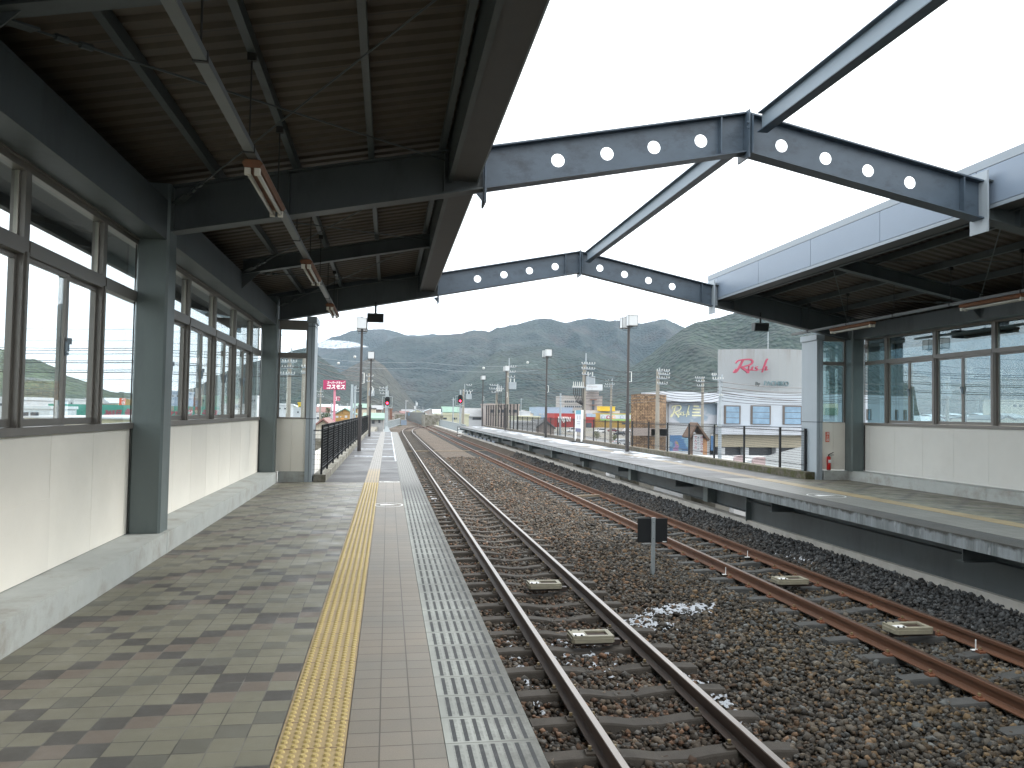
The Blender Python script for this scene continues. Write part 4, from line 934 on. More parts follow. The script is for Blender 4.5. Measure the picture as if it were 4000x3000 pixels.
def hill(pts, D, run, m, rough=1.0, label=None, step=None, rows=84, seed=0):
    xs = [p[0] for p in pts]; ys = [p[1] for p in pts]; step = step or 6.0
    n = max(8, int((xs[-1] - xs[0]) / step)); co = []
    for i in range(n + 1):
        x = xs[0] + (xs[-1] - xs[0]) * i / n; y = float(np.interp(x, xs, ys)); top = at(x, y, D); wd = D / FPX
        top.z += (mnoise.noise(Vector((top.x / (22 * wd + 3), seed, 1))) * 3.0 + mnoise.noise(Vector((top.x / (5 * wd), seed, 5))) * 2.4) * wd * rough
        hgt = top.z - GZ
        d = Vector((top.x, top.y, 0)).normalized()
        for j in range(-8, rows + 1):
            if j < 0:
                v = -j / 8; z = top.z - hgt * v * .9; p = Vector((top.x, top.y, 0)) + d * run * v
            else:
                v = j / rows; p = Vector((top.x, top.y, 0)) - d * run * v
                q = Vector((p.x / 170, p.y / 170, seed)); rdg = mnoise.fractal(q, 1.0, 2.0, 5)
                gl = (1 - abs(mnoise.noise(Vector((p.x / 105 + seed, p.y / 300, 3)))) * 2)
                z = GZ - 3 + (hgt + 3) * ((1 - v) ** 1.12) + (rdg * .15 + gl * .13) * hgt * math.sin(math.pi * min(1, v * 1.0)) * rough - .10 * hgt * math.sin(math.pi * v)
                z += mnoise.noise(Vector((p.x / (7 * wd + 2), p.y / (7 * wd + 2), seed + 9))) * .7 * wd * min(1, v * 20)
            co.append((p.x, p.y, z))
    k = rows + 9; co = np.array(co); i = np.arange(n * (k - 1)); r, c_ = i // (k - 1), i % (k - 1); a = r * k + c_
    o = raw_mesh('hill', co, np.stack([a, a + k, a + k + 1, a + 1], 1), m, smooth=False); struct(o); return o
forest('forest_far', (.010, .019, .022), (.014, .022, .024), .5, tan=(.040, .036, .034))
sp = at(1300, 1342, 2600 - 120); forest('forest_snowy', (.009, .018, .018), (.015, .020, .018), .6, (sp, 100, 17, .10), tan=(.036, .032, .030))
forest('forest_mid', (.0075, .0155, .0140), (.013, .0185, .0155), .75, tan=(.042, .034, .030))
forest('forest_green', GR, GR2, .35, tan=(.026, .023, .018)); forest('forest_brown', (.014, .020, .014), (.026, .026, .019), .7, tan=(.044, .036, .026)); forest('forest_left', (.016, .034, .020), (.036, .048, .024), .7, tan=(.09, .078, .052))
hill([(1080, 1405), (1180, 1364), (1240, 1341), (1298, 1317), (1330, 1310), (1368, 1293), (1420, 1287), (1494, 1285), (1533, 1291), (1568, 1303), (1592, 1309), (1643, 1310), (1686, 1304), (1713, 1307), (1764, 1307), (1860, 1302), (1960, 1310)], 2600, 900, 'forest_snowy', .8, seed=1)
hill([(1380, 1450), (1450, 1370), (1520, 1327), (1557, 1315), (1620, 1316), (1680, 1318), (1747, 1308), (1801, 1302), (1855, 1288), (1909, 1295), (1943, 1281), (2031, 1264), (2099, 1244), (2153, 1246), (2208, 1261), (2262, 1249), (2303, 1242), (2380, 1254), (2418, 1251), (2506, 1264), (2567, 1251), (2601, 1246), (2650, 1268), (2673, 1279), (2760, 1330), (2900, 1400)], 1900, 720, 'forest_mid', 1.0, seed=2)
hill([(1540, 1650), (1640, 1600), (1700, 1543), (1800, 1479), (1900, 1402), (1940, 1374), (2000, 1366), (2100, 1350), (2200, 1358), (2300, 1375), (2420, 1405), (2520, 1440), (2700, 1500)], 1300, 420, 'forest_green', .9, seed=3)
hill([(1180, 1560), (1260, 1495), (1330, 1455), (1400, 1418), (1455, 1396), (1500, 1428), (1560, 1500), (1620, 1578), (1690, 1640)], 1150, 330, 'forest_brown', .9, seed=4)
hill([(2180, 1590), (2300, 1510), (2400, 1470), (2490, 1420), (2560, 1370), (2620, 1318), (2673, 1281), (2705, 1264), (2750, 1253), (2806, 1241), (2844, 1230), (2920, 1205), (3000, 1180), (3150, 1180), (3300, 1260), (3450, 1365), (3556, 1443), (3638, 1479), (3706, 1505), (3800, 1560)], 900, 330, 'forest_green', .9, seed=5)
hill([(3560, 1560), (3650, 1520), (3706, 1500), (3744, 1495), (3775, 1500), (3803, 1492), (3835, 1490), (3862, 1487), (3897, 1473), (4000, 1476), (4200, 1470), (4500, 1520), (4900, 1640)], 640, 210, 'forest_green', .9, seed=6)
hill([(3000, 1300), (3200, 1180), (3500, 1110), (3800, 1060), (4200, 1080), (4700, 1180), (5200, 1400)], 2400, 800, 'forest_far', .8, step=12, seed=7)
hill([(-900, 1400), (-600, 1310), (-300, 1290), (0, 1362), (32, 1372), (95, 1402), (136, 1402), (190, 1424), (222, 1437), (263, 1468), (316, 1484), (348, 1495), (408, 1522), (443, 1532), (494, 1536), (540, 1545), (640, 1570)], 620, 240, 'forest_left', .8, step=8, seed=8)
hill([(380, 1560), (470, 1530), (540, 1540), (640, 1545), (731, 1521), (770, 1512), (789, 1500), (837, 1473), (879, 1453), (936, 1429), (1007, 1409), (1100, 1385), (1145, 1369), (1190, 1358), (1240, 1385), (1300, 1430), (1380, 1500), (1450, 1590)], 1000, 330, 'forest_green', .8, seed=9)

# ------------------------------------------------------------------ fences
def fence(X, ys, zb, zt, label, ww=.0024):
    th = thing('wire_fence', label, 'fence', (X, ys[0], zb))
    for y in ys: part(MB().box(X - .022, X + .022, y - .022, y + .022, zb - .03, zt), 'fence_post', 'black_paint', th)
    for i, (a, b) in enumerate(zip(ys[:-1], ys[1:])):
        mb = MB(); mb.tube([(X, a, zt - .07), (X, b, zt - .07)], .011, 6); mb.tube([(X, a, zb + .14), (X, b, zb + .14)], .008, 6)
        part(mb, 'fence_rail', 'black_paint', th)
        mb = MB(); n = 17; w_ = ww
        for k in range(n): z = zb + .06 + (zt - zb - .05) * k / (n - 1); mb.box(X - .012 - w_, X - .012 + w_, a, b, z - w_, z + w_)
        m_ = int((b - a) / .05)
        for k in range(m_ + 1): y = a + (b - a) * k / m_; mb.box(X - .016 - w_ * .7, X - .016 + w_ * .7, y - w_ * .7, y + w_ * .7, zb + .04, zt + .015)
        o = part(mb, 'wire_mesh', 'black_paint', th)
    return th
yr = [17.51] + [18.73 + 2.032 * i for i in range(21)]
fr = fence(9.65, yr, ZR + .165, 1.265, 'low black wire fence on the mossy kerb along the far platform')
mb = MB()
for k in range(9): z = .34 + k * .11; mb.box(9.67, 9.95, 17.50, 17.504, z, z + .004)
for k in range(6): x = 9.68 + k * .05; mb.box(x, x + .003, 17.498, 17.502, .3, 1.27)
part(mb, 'end_mesh', 'black_paint', fr)
for z in (1.19, .46): part(MB().tube([(9.65, 17.5, z), (9.93, 17.5, z)], .012, 6), 'end_rail', 'black_paint', fr)
yl = [17.0 + .0] + [18.95 + 2.0 * i for i in range(20)]
fl = fence(-1.35, [17.32] + yl[1:], .145, 1.17, 'low black wire fence along the outer side of the near platform', .0046)
mb = MB()
for k in range(9): z = .24 + k * .105; mb.box(-1.56, -1.36, 17.30, 17.304, z, z + .004)
for k in range(4): x = -1.54 + k * .05; mb.box(x, x + .003, 17.298, 17.302, .2, 1.18)
part(mb, 'end_mesh', 'black_paint', fl)
part(MB().tube([(-1.35, 17.3, 1.06), (-1.58, 17.3, 1.06)], .012, 6), 'end_rail', 'black_paint', fl)
nt_ = thing('tall_net_fence', 'tall dark net fence at the far end of the far platform', 'fence', (9.7, 62, .2))
yn = [59.8 + 1.75 * i for i in range(12)]
for y in yn: part(MB().box(9.62, 9.70, y - .04, y + .04, ZR, 2.22), 'net_post', 'black_paint', nt_)
mb = MB()
for z in (.35, 1.3, 2.18): mb.box(9.655, 9.665, yn[0], yn[-1], z, z + .02)
for i in range(int((yn[-1] - yn[0]) / .12)): y = yn[0] + i * .12; mb.box(9.658, 9.662, y, y + .005, .3, 2.2)
for i in range(16): mb.box(9.658, 9.662, yn[0], yn[-1], .3 + i * .12, .305 + i * .12)
part(mb, 'net', 'tube_dark', nt_)
# ------------------------------------------------------------------ platform lamps
def lamp_post(x, y, zb, ztop, two_front, label):
    th = thing('platform_lamp', label, 'lamp post', (x, y, zb), 'square-headed lamp posts on the platforms')
    zj = zb + (ztop - zb) * .38
    part(MB().cbox(x - .067, x + .067, y - .067, y + .067, zb - .02, zj, .03), 'lower_pole', 'pole_brown', th)
    part(MB().cbox(x - .045, x + .045, y - .045, y + .045, zj, ztop + .45, .02), 'upper_pole', 'pole_brown', th)
    part(MB().box(x - .072, x + .072, y - .072, y + .072, zj - .02, zj + .012), 'collar', 'pole_brown', th)
    part(MB().box(x - .03, x + .03, y - .42, y + .42, ztop - .03, ztop - .005), 'arm', 'pole_brown', th)
    for s_ in (-1, 1):
        yc = y + s_ * .42; a = .185
        part(MB().box(x - a + .012, x + a - .012, yc - a + .012, yc + a - .012, ztop + .012, ztop + .40), 'lamp_head', 'frosted_lamp', th)
        mb = MB(); t = .012
        for dx in (-a, a - t):
            for dy in (-a, a - t): mb.box(x + dx, x + dx + t, yc + dy, yc + dy + t, ztop, ztop + .41)
        for z in (ztop - .0, ztop + .40): 
            mb.box(x - a, x + a, yc - a, yc - a + t, z, z + t); mb.box(x - a, x + a, yc + a - t, yc + a, z, z + t); mb.box(x - a, x - a + t, yc - a + t, yc + a - t, z, z + t); mb.box(x + a - t, x + a, yc - a + t, yc + a - t, z, z + t)
        mb.box(x - .04, x + .04, yc - .04, yc + .04, ztop + .412, ztop + .44)
        part(mb, 'lamp_frame', 'black_paint', th)
        mb = MB(); mb.tube([(x - .15, yc - .15, ztop - .09), (x + .15, yc - .15, ztop - .09)], .008, 5); mb.tube([(x - .15, yc - .15, ztop - .09), (x - .15, yc - .15, ztop)], .006, 5); mb.tube([(x + .15, yc - .15, ztop - .09), (x + .15, yc - .15, ztop)], .006, 5); part(mb, 'guard', 'black_paint', th)
    z = zb + (ztop - zb) * .56
    mb = MB(); mb.tube([(x + .04, y - .02, z), (x + .12, y - .05, z), (x + .12, y - .05, z + .38), (x + .04, y - .02, z + .38)], .012, 6); part(mb, 'name_plate_frame', 'white_paint', th)
for a in ((-1.02, 30.35, 0, 4.49, 0, 'nearer lamp post on the near platform, brown pole with white cube lamps'),
          (-1.03, 47.6, 0, 4.50, 0, 'farther lamp post on the near platform behind the black fence'),
          (9.13, 29.9, ZR, 4.90, 1, 'nearest lamp post on the far platform, tall, in front of the brown stone wall'),
          (9.26, 46.7, ZR, 4.88, 1, 'second lamp post on the far platform, with a small brown box on its pole'),
          (9.34, 63.8, ZR, 4.86, 1, 'third lamp post on the far platform, beside the tall net fence'),
          (9.42, 80.4, ZR, 4.80, 1, 'farthest and smallest lamp post on the far platform')): lamp_post(*a)
s = thing('platform_sign', 'white information sign with a blue-green top band on two posts on the far platform', 'sign', (9.45, 39.2, ZR))
part(MB().cbox(9.40, 9.50, 38.45, 38.55, ZR, 1.72, .015), 'front_post', 'white_paint', s); part(MB().cbox(9.42, 9.50, 39.82, 39.90, ZR, 1.70, .015), 'rear_post', 'white_paint', s)
simple('teal_band', (.10, .30, .40), .5); simple('sign_white', (.60, .62, .68), .5, var=.03); simple('sign_navy', (.10, .11, .20), .5)
part(MB().box(9.43, 9.47, 38.555, 39.815, .80, 1.50), 'board', 'sign_white', s); part(MB().box(9.428, 9.472, 38.555, 39.815, 1.5005, 1.70), 'header_band', 'teal_band', s); part(MB().box(9.429, 9.471, 38.555, 39.815, .62, .7995), 'footer_band', 'sign_navy', s)
mb = MB()
for k in range(5): mb.box(9.427, 9.4295, 38.8, 38.95, 1.25 + k * .04, 1.27 + k * .04); mb.box(9.427, 9.4295, 39.3, 39.45, 1.25 + k * .04, 1.27 + k * .04)
for z in (1.12, 1.02): mb.box(9.427, 9.4295, 38.8, 39.5, z, z + .02)
part(mb, 'print', 'steel_grey_shaded', s)
for y in (38.5, 39.86): part(MB().box(9.25, 9.65, y - .15, y + .15, ZR, ZR + .05), 'base_plate', 'black_paint', s)
# ------------------------------------------------------------------ signals and line-side things
emis('signal_red', (1.0, .02, .05), 9.0)
def signal(px, py, D, zb, label, plat):
    th = thing('railway_signal', label, 'signal', (at(px, py, D).x, D, zb), 'red railway signals'); c = at(px, py, D); x, z = c.x, c.z; k = D / FPX
    part(MB().cyl((x + .03, D + .2), .10, zb, z + 1.0, 12, .085), 'mast', 'galvanised', th)
    h, w_ = 17.5 * k, 9.5 * k; mb = MB(); n = 24; poly = []
    for i in range(n):
        a = 2 * math.pi * i / n; s_ = math.sin(a); poly.append((x + w_ * math.cos(a), z + (h - w_) * (1 if s_ > 0 else -1) + w_ * s_))
    mb.prism(poly, (0, D - .02, 0), (0, D + .03, 0), 'y'); part(mb, 'backboard', 'black_paint', th)
    part(MB().box(x - .13, x + .13, D + .031, D + .16, z - h * .7, z + h * .7), 'lamp_case', 'black_paint', th)
    for i, zz in enumerate((z + h * .45, z + h * .02, z - h * .42)):
        mb = MB()
        for a in range(9):
            t0 = math.pi * (a / 8); mb.bar((x + .11 * math.cos(t0), D - .021, zz + .11 * math.sin(t0)), (x + .11 * math.cos(t0), D - .18, zz + .11 * math.sin(t0)), .045, .01)
        part(mb, 'hood', 'black_paint', th)
    mb = MB(); zz = z - h * .42; mb.tube([(x, D - .021, zz), (x, D - .045, zz)], .10, 20); part(mb, 'red_lamp', 'signal_red', th)
    zp = z - h - 6 * k
    part(MB().box(x - .45, x + .45, D - .05, D + .6, zp - .05, zp), 'service_platform', 'galvanised', th)
    mb = MB()
    for dx in (-.45, .45): mb.tube([(x + dx, D + .58, zp), (x + dx, D + .58, zp + 1.0)], .025, 6)
    mb.tube([(x - .45, D + .58, zp + 1.0), (x + .45, D + .58, zp + 1.0)], .025, 6)
    for dx in (-.2, .2): mb.tube([(x + dx, D + .45, zb), (x + dx, D + .45, zp)], .022, 6)
    for i in range(int((zp - zb) / .35)): mb.tube([(x - .2, D + .45, zb + .3 + i * .35), (x + .2, D + .45, zb + .3 + i * .35)], .015, 5)
    part(mb, 'ladder', 'galvanised', th)
    part(MB().add([(x - .35, D - .1, zb), (x + .4, D - .1, zb), (x + .4, D + .5, zb), (x - .35, D + .5, zb), (x - .05, D + .1, zb + .55), (x + .1, D + .1, zb + .55), (x + .1, D + .3, zb + .55), (x - .05, D + .3, zb + .55)], [(0, 3, 2, 1), (4, 5, 6, 7), (0, 1, 5, 4), (1, 2, 6, 5), (2, 3, 7, 6), (3, 0, 4, 7)]), 'mast_base', 'galvanised', th)
signal(1513, 1567, 76, -.5, 'red railway signal with black oval backboard, left of the far track curve', 0)
signal(1798, 1559, 86, -.95, 'red railway signal with black oval backboard, at the end of the far platform', 0)
ca_ = thing('relay_cabinet', 'pale grey metal cabinet beside the track curve', 'cabinet', at(1577, 1655, 118))
p0, p1 = at(1566, 1641, 118), at(1588, 1661, 118)
part(MB().box(p0.x, p1.x, 118, 119, p1.z, p0.z), 'cabinet_body', 'fascia_panel', ca_); part(MB().box(p0.x - .05, p1.x + .05, 117.95, 119.05, p0.z + .001, p0.z + .05), 'cabinet_lid', 'galvanised', ca_)
def railing(a, b, h, n, label, m='galvanised'):
    th = thing('railing', label, 'railing', a); a, b = Vector(a), Vector(b)
    mb = MB(); mb.tube([a + Vector((0, 0, h)), b + Vector((0, 0, h))], .035, 6); mb.tube([a + Vector((0, 0, h * .12)), b + Vector((0, 0, h * .12))], .025, 6); part(mb, 'rail', m, th)
    mb = MB()
    for i in range(n + 1): p = a.lerp(b, i / n); mb.box(p.x - .015, p.x + .015, p.y - .03, p.y + .03, p.z, p.z + h)
    o = part(mb, 'bars', m, th); o['kind'] = 'stuff'
    return th
railing((8.3, 86, -1.0), (8.95, 142, -1.0), 1.15, 170, 'long pale railing beside the far track, running to the concrete wall')
a_ = at(1500, 1682, 90); b_ = at(1562, 1660, 112); railing((a_.x, 90, a_.z), (b_.x, 112, b_.z), .9, 60, 'short pale railing behind the left signal')
struct(MB().box(-7.0, -1.27, 59, 120, -2.2, -.55).build('embankment', 'concrete_old'))
struct(MB().box(-3.2, .72, 58.21, 59.3, -1.5, -.12).build('platform_end_wall', 'concrete_old'))
w1, w2 = at(1661, 1621, 138), at(1704, 1667, 138)
o = thing('retaining_wall', 'grey concrete wall block at the right of the far track curve', 'wall', (w1.x, 138, -1))
part(MB().box(w1.x, w2.x, 138, 152, -3, w1.z), 'wall_block', 'concrete_old', o); q_ = at(1732, 1628, 138)
part(MB().prism([(w2.x, w1.z), (w2.x, w1.z - 1.25), (q_.x, w1.z - .35 - .3), (q_.x, w1.z)][::-1], (0, 138.1, 0), (0, 140, 0), 'y'), 'wall_bracket', 'concrete_old', o)
w1, w2 = at(1543, 1618, 150), at(1581, 1645, 150)
tag(MB().box(w1.x, w2.x, 150, 162, -3, w1.z).build('retaining_wall', 'concrete_old'), 'grey concrete wall block at the left of the far track curve', 'wall')
mb = MB(); pa = [at(1657, 1650, 153), at(1588, 1637, 260)]
mb.bar((pa[0].x, 153, .1), (pa[1].x, 262, .1), .3, 2.4); tag(mb.build('parapet', 'steel_grey_shaded'), 'dark parapet wall following the track into the distance', 'wall')
# far right-hand track bed so that the curve has ground to lie on
struct(MB().box(-12, 9.2, 130, 460, -1.9, -1.12).build('track_bed', 'ballast_far'))
struct(MB().box(7.7, 9.2, 82, 130, -1.9, -1.06).build('track_side', 'concrete_dark'))

# ================================================================== TOWN
def hpx(x): return 1618 + .018 * (x - 1528)
simple('win_dark', (.05, .06, .075), .25, var=.2, scale=.5); simple('win_blue', (.16, .26, .36), .25, var=.35, scale=.9); simple('win_frame_dark', (.10, .085, .075), .6)
simple('cream_siding', (.36, .33, .25), .7, var=.06); simple('pole_concrete', (.24, .225, .195), .8, var=.1); simple('pole_steel', (.27, .31, .34), .5)
simple('insulator', (.46, .48, .48), .3); simple('cable', (.02, .02, .022), .5)
wallc = {'white': (.72, .74, .76), 'beige': (.50, .46, .38), 'khaki': (.44, .44, .33), 'grey': (.36, .37, .38), 'orange': (.42, .26, .09), 'blue': (.28, .36, .46), 'red': (.32, .025, .02), 'yellow': (.42, .27, .05), 'brightyellow': (.60, .42, .02), 'brown': (.20, .10, .07), 'pinkgrey': (0.30, 0.26, 0.24), 'hotel': (0.32, 0.30, 0.28), 'lightgreen': (.30, .52, .16), 'teal': (.045, .27, .21), 'creamroof': (.48, .45, .30), 'pink': (.55, .20, .27), 'magenta': (.36, .025, .10), 'darkgreen': (.12, .19, .14), 'roofgreen': (.17, .27, .22), 'roofmaroon': (.19, .10, .09), 'roofgrey': (.22, .23, .24), 'roofdark': (.10, .105, .11), 'roofpale': (.52, .58, .62), 'ledge': (.50, .54, .60)}
for k, v in wallc.items(): simple('p_' + k, v, .7, var=.06, scale=.6, dirt=tuple(q * .8 for q in v), dscale=.5)
def block(name, label, cat, x0, x1, yt, D, depth, m, wins=(), wm='win_dark', group=None, roofm=None, extra=None, zlo=None):
    """a box building whose front stands at depth D; windows are given by their picture rectangle on that front"""
    p = at((x0 + x1) / 2, yt, D); xa, xb = at(x0, hpx(x0), D).x, at(x1, hpx(x1), D).x; zb = GZ if zlo is None else at((x0 + x1) / 2, zlo, D).z
    th = thing(name, label, cat, ((xa + xb) / 2, D, zb), group)
    part(MB().box(xa, xb, D, D + depth, zb, p.z), 'wall', m, th)
    part(MB().box(xa - .15, xb + .15, D - .15, D + depth + .15, p.z + .002, p.z + .35), 'roof', roofm or m, th)
    for w_ in wins:
        a, b = at(w_[0], w_[1], D), at(w_[2], w_[3], D); t = max(.04, D * .0008)
        part(MB().box(a.x, b.x, D - t, D + .05, b.z, a.z), 'window', wm, th)
    return th
def gable(name, label, x0, x1, ye, yp, D, depth, mw, mr, wins=(), along=True, group=None, wm='win_dark'):
    xa, xb = at(x0, hpx(x0), D).x, at(x1, hpx(x1), D).x; xm = (x0 + x1) / 2; ze, zp = at(xm, ye, D).z, at(xm, yp, D).z
    th = thing(name, label, 'house', ((xa + xb) / 2, D, GZ), group); o = (xb - xa) * .06
    if along:   # gable end faces the camera
        part(MB().prism([(xa, GZ), (xb, GZ), (xb, ze), ((xa + xb) / 2, zp - .12), (xa, ze)], (0, D, 0), (0, D + depth, 0), 'y'), 'wall', mw, th)
        xc = (xa + xb) / 2; sl = (zp - ze) / (xc - xa); mb = MB()
        mb.prism([(xa - o, ze - sl * o), (xc, zp), (xc, zp + .22), (xa - o, ze - sl * o + .22)], (0, D - .5, 0), (0, D + depth + .5, 0), 'y')
        mb.prism([(xc, zp), (xb + o, ze - sl * o), (xb + o, ze - sl * o + .22), (xc, zp + .22)], (0, D - .5, 0), (0, D + depth + .5, 0), 'y')
    else:
        part(MB().box(xa, xb, D, D + depth, GZ, ze), 'wall', mw, th); yc = D + depth / 2; mb = MB()
        mb.prism([(D - .6, ze - .1), (yc, zp), (yc, zp + .2), (D - .6, ze + .1)], (xa - .5, 0, 0), (xb + .5, 0, 0), 'x'); mb.prism([(yc, zp), (D + depth + .6, ze - .1), (D + depth + .6, ze + .1), (yc, zp + .2)], (xa - .5, 0, 0), (xb + .5, 0, 0), 'x')
    part(mb, 'roof', mr, th)
    for w_ in wins:
        a, b = at(w_[0], w_[1], D), at(w_[2], w_[3], D); part(MB().box(a.x, b.x, D - .08, D + .05, b.z, a.z), 'window', wm, th)
    return th
def slab(x0, y0, x1, y1, D, t, off=0.0):
    a, b = at(x0, y0, D), at(x1, y1, D); return MB().box(a.x, b.x, D - off - t, D - off, b.z, a.z)

# ---- entertainment hall on the right
g = G('stone_cladding', .9); br = N(g.t, 'ShaderNodeTexBrick'); br.inputs['Scale'].default_value = 1.0; br.inputs['Color1'].default_value = (.27, .18, .105, 1); br.inputs['Color2'].default_value = (.15, .095, .058, 1); br.inputs['Mortar'].default_value = (.06, .04, .03, 1)
br.inputs['Brick Width'].default_value = .30; br.inputs['Row Height'].default_value = .15; br.inputs['Mortar Size'].default_value = .018; br.inputs['Bias'].default_value = -.1; br.offset = .37; br.squash = .7
cb = N(g.t, 'ShaderNodeCombineXYZ'); g.t.links.new(g.X, cb.inputs[0]); g.t.links.new(g.Z, cb.inputs[1]); g.t.links.new(cb.outputs[0], br.inputs['Vector'])
M['stone_cladding'] = g.fin(g.scl(br.outputs[0], g.ramp(g.noise(3.2, 4, .8), .3, .7, .45, 1.7)), .9, br.outputs[1], .05, -.6)
g = G('tower_render', .7); st2 = g.ramp(g.noise(.9, 6, .7, st=(1, 1, .12)), .50, .66); tp = g.ramp(g.Z, 6.6, 8.8)
M['tower_render'] = g.fin(g.mix(g.ma('MULTIPLY', st2, g.ma('MULTIPLY', tp, .7)), (.245, .265, .275), (.16, .14, .13)), .7)
g = G('hall_panels', .6); u = g.ma('FRACT', g.ma('DIVIDE', g.X, 2.02)); v = g.ma('FRACT', g.ma('DIVIDE', g.ma('ADD', g.Z, 7.55), 1.45)); j = g.ma('MAXIMUM', g.ma('LESS_THAN', u, .02), g.ma('LESS_THAN', v, .02))
M['hall_panels'] = g.fin(g.mix(j, g.scl((.37, .415, .465), g.ramp(g.noise(.5, 5), .3, .7, .93, 1.04)), (.36, .38, .42)), .6)
D = 80.0
hall = thing('amusement_hall', 'large white amusement hall with a tall curved tower, upper windows and a brown stone-clad end', 'building', (at(2900, 1640, D).x, D, GZ))
def arc_wall(x0, x1, yt, D, bulge, zb, depth, n=16):
    xa, xb = at(x0, hpx(x0), D).x, at(x1, hpx(x1), D).x; zt = at((x0 + x1) / 2, yt, D).z; front = []
    for i in range(n + 1):
        t = i / n; front.append((xa + (xb - xa) * t, D - bulge * math.sin(math.pi * t)))
    poly = front + [(xb * (1 + .3 * depth / D), D + depth), (xa * (1 + 1.02 * depth / D), D + depth)]
    return MB().prism(poly, (0, 0, zb), (0, 0, zt), 'z')
part(arc_wall(2802, 3225, 1372, 84, 3.2, GZ, 12), 'tower', 'tower_render', hall)
hx0, hx1 = at(2802, 1545, D).x, at(3570, 1560, D).x
part(MB().prism([(hx0, D), (hx1, D), (hx1 * 1.1, D + 10), (hx0 * 1.13, D + 10)], (0, 0, at(3100, 1668, D).z), (0, 0, at(3100, 1537, D).z), 'z'), 'upper_storey', 'hall_panels', hall)
part(MB().box(at(2575, 1530, D).x, at(2801, 1560, D).x, D - .6, D + 6, at(2700, 1570, D).z, at(2700, 1532, D).z), 'parapet', 'p_ledge', hall)
part(MB().box(at(2602, 1530, D).x, at(2801, 1560, D).x, D + .8, D + 6, GZ, at(2700, 1571, D).z), 'recessed_wall', 'white_wall', hall)
part(arc_wall(2464, 2602, 1541, D - 1, 1.6, GZ, 8), 'stone_wall', 'stone_cladding', hall)
part(slab(2540, 1675, 2604, 1705, D - 2.6, .3).box(at(2466, 1690, D - 2.7).x, at(2604, 1690, D - 2.7).x, D - 2.9, D - 2.65, at(2530, 1702, D - 2.7).z, at(2530, 1672, D - 2.7).z), 'stone_wall_band', 'p_pinkgrey', hall)
part(MB().box(at(2790, 1670, D).x, at(3570, 1670, D).x, D - 1.2, D + .001, at(3000, 1698, D).z, at(3000, 1669, D).z), 'ledge', 'p_ledge', hall)
part(MB().box(at(2785, 1700, D).x, at(3570, 1700, D).x, D - .4, D + 20, at(3000, 1747, D).z, at(3000, 1699, D).z), 'siding_band', 'cream_siding', hall)
part(MB().box(at(2785, 1700, D).x, at(3570, 1700, D).x, D + .8, D + 20, GZ, at(3000, 1748, D).z), 'ground_floor_glazing', 'win_dark', hall)
for x in (2812, 2905, 3028, 3120): part(MB().box(at(x, 1750, D).x, at(x + 17, 1750, D).x, D - .2, D + .79, GZ, at(x, 1748, D).z), 'pillar', 'white_wall', hall)
def hall_window(x0, y0, x1, y1, panes=3, m='win_blue'):
    a, b = at(x0, y0, D), at(x1, y1, D)
    w_ = part(MB().box(a.x, b.x, D - .10, D + .01, b.z, a.z), 'window', 'win_frame_dark', hall)
    for i in range(panes):
        z1 = a.z - .12 - (a.z - b.z - .14) * i / panes; z0 = a.z - .12 - (a.z - b.z - .14) * (i + 1) / panes + .05
        part(MB().box(a.x + .2, b.x - .16, D - .13, D - .101, z0, z1), 'pane', m, w_)
for w_ in ((2828, 1583, 2891, 1657), (2932, 1583, 3009, 1659), (3057, 1584, 3131, 1660)): hall_window(*w_)
for w_ in ((3384, 1598, 3402, 1641), (3463, 1600, 3474, 1640), (3497, 1601, 3507, 1639), (3529, 1601, 3540, 1640)): hall_window(*w_, panes=1)
part(slab(3215, 1575, 3271, 1622, D, .15), 'shutter_window', 'p_khaki', hall); part(slab(3219, 1593, 3268, 1622, D, .18), 'dark_window', 'p_darkgreen', hall)
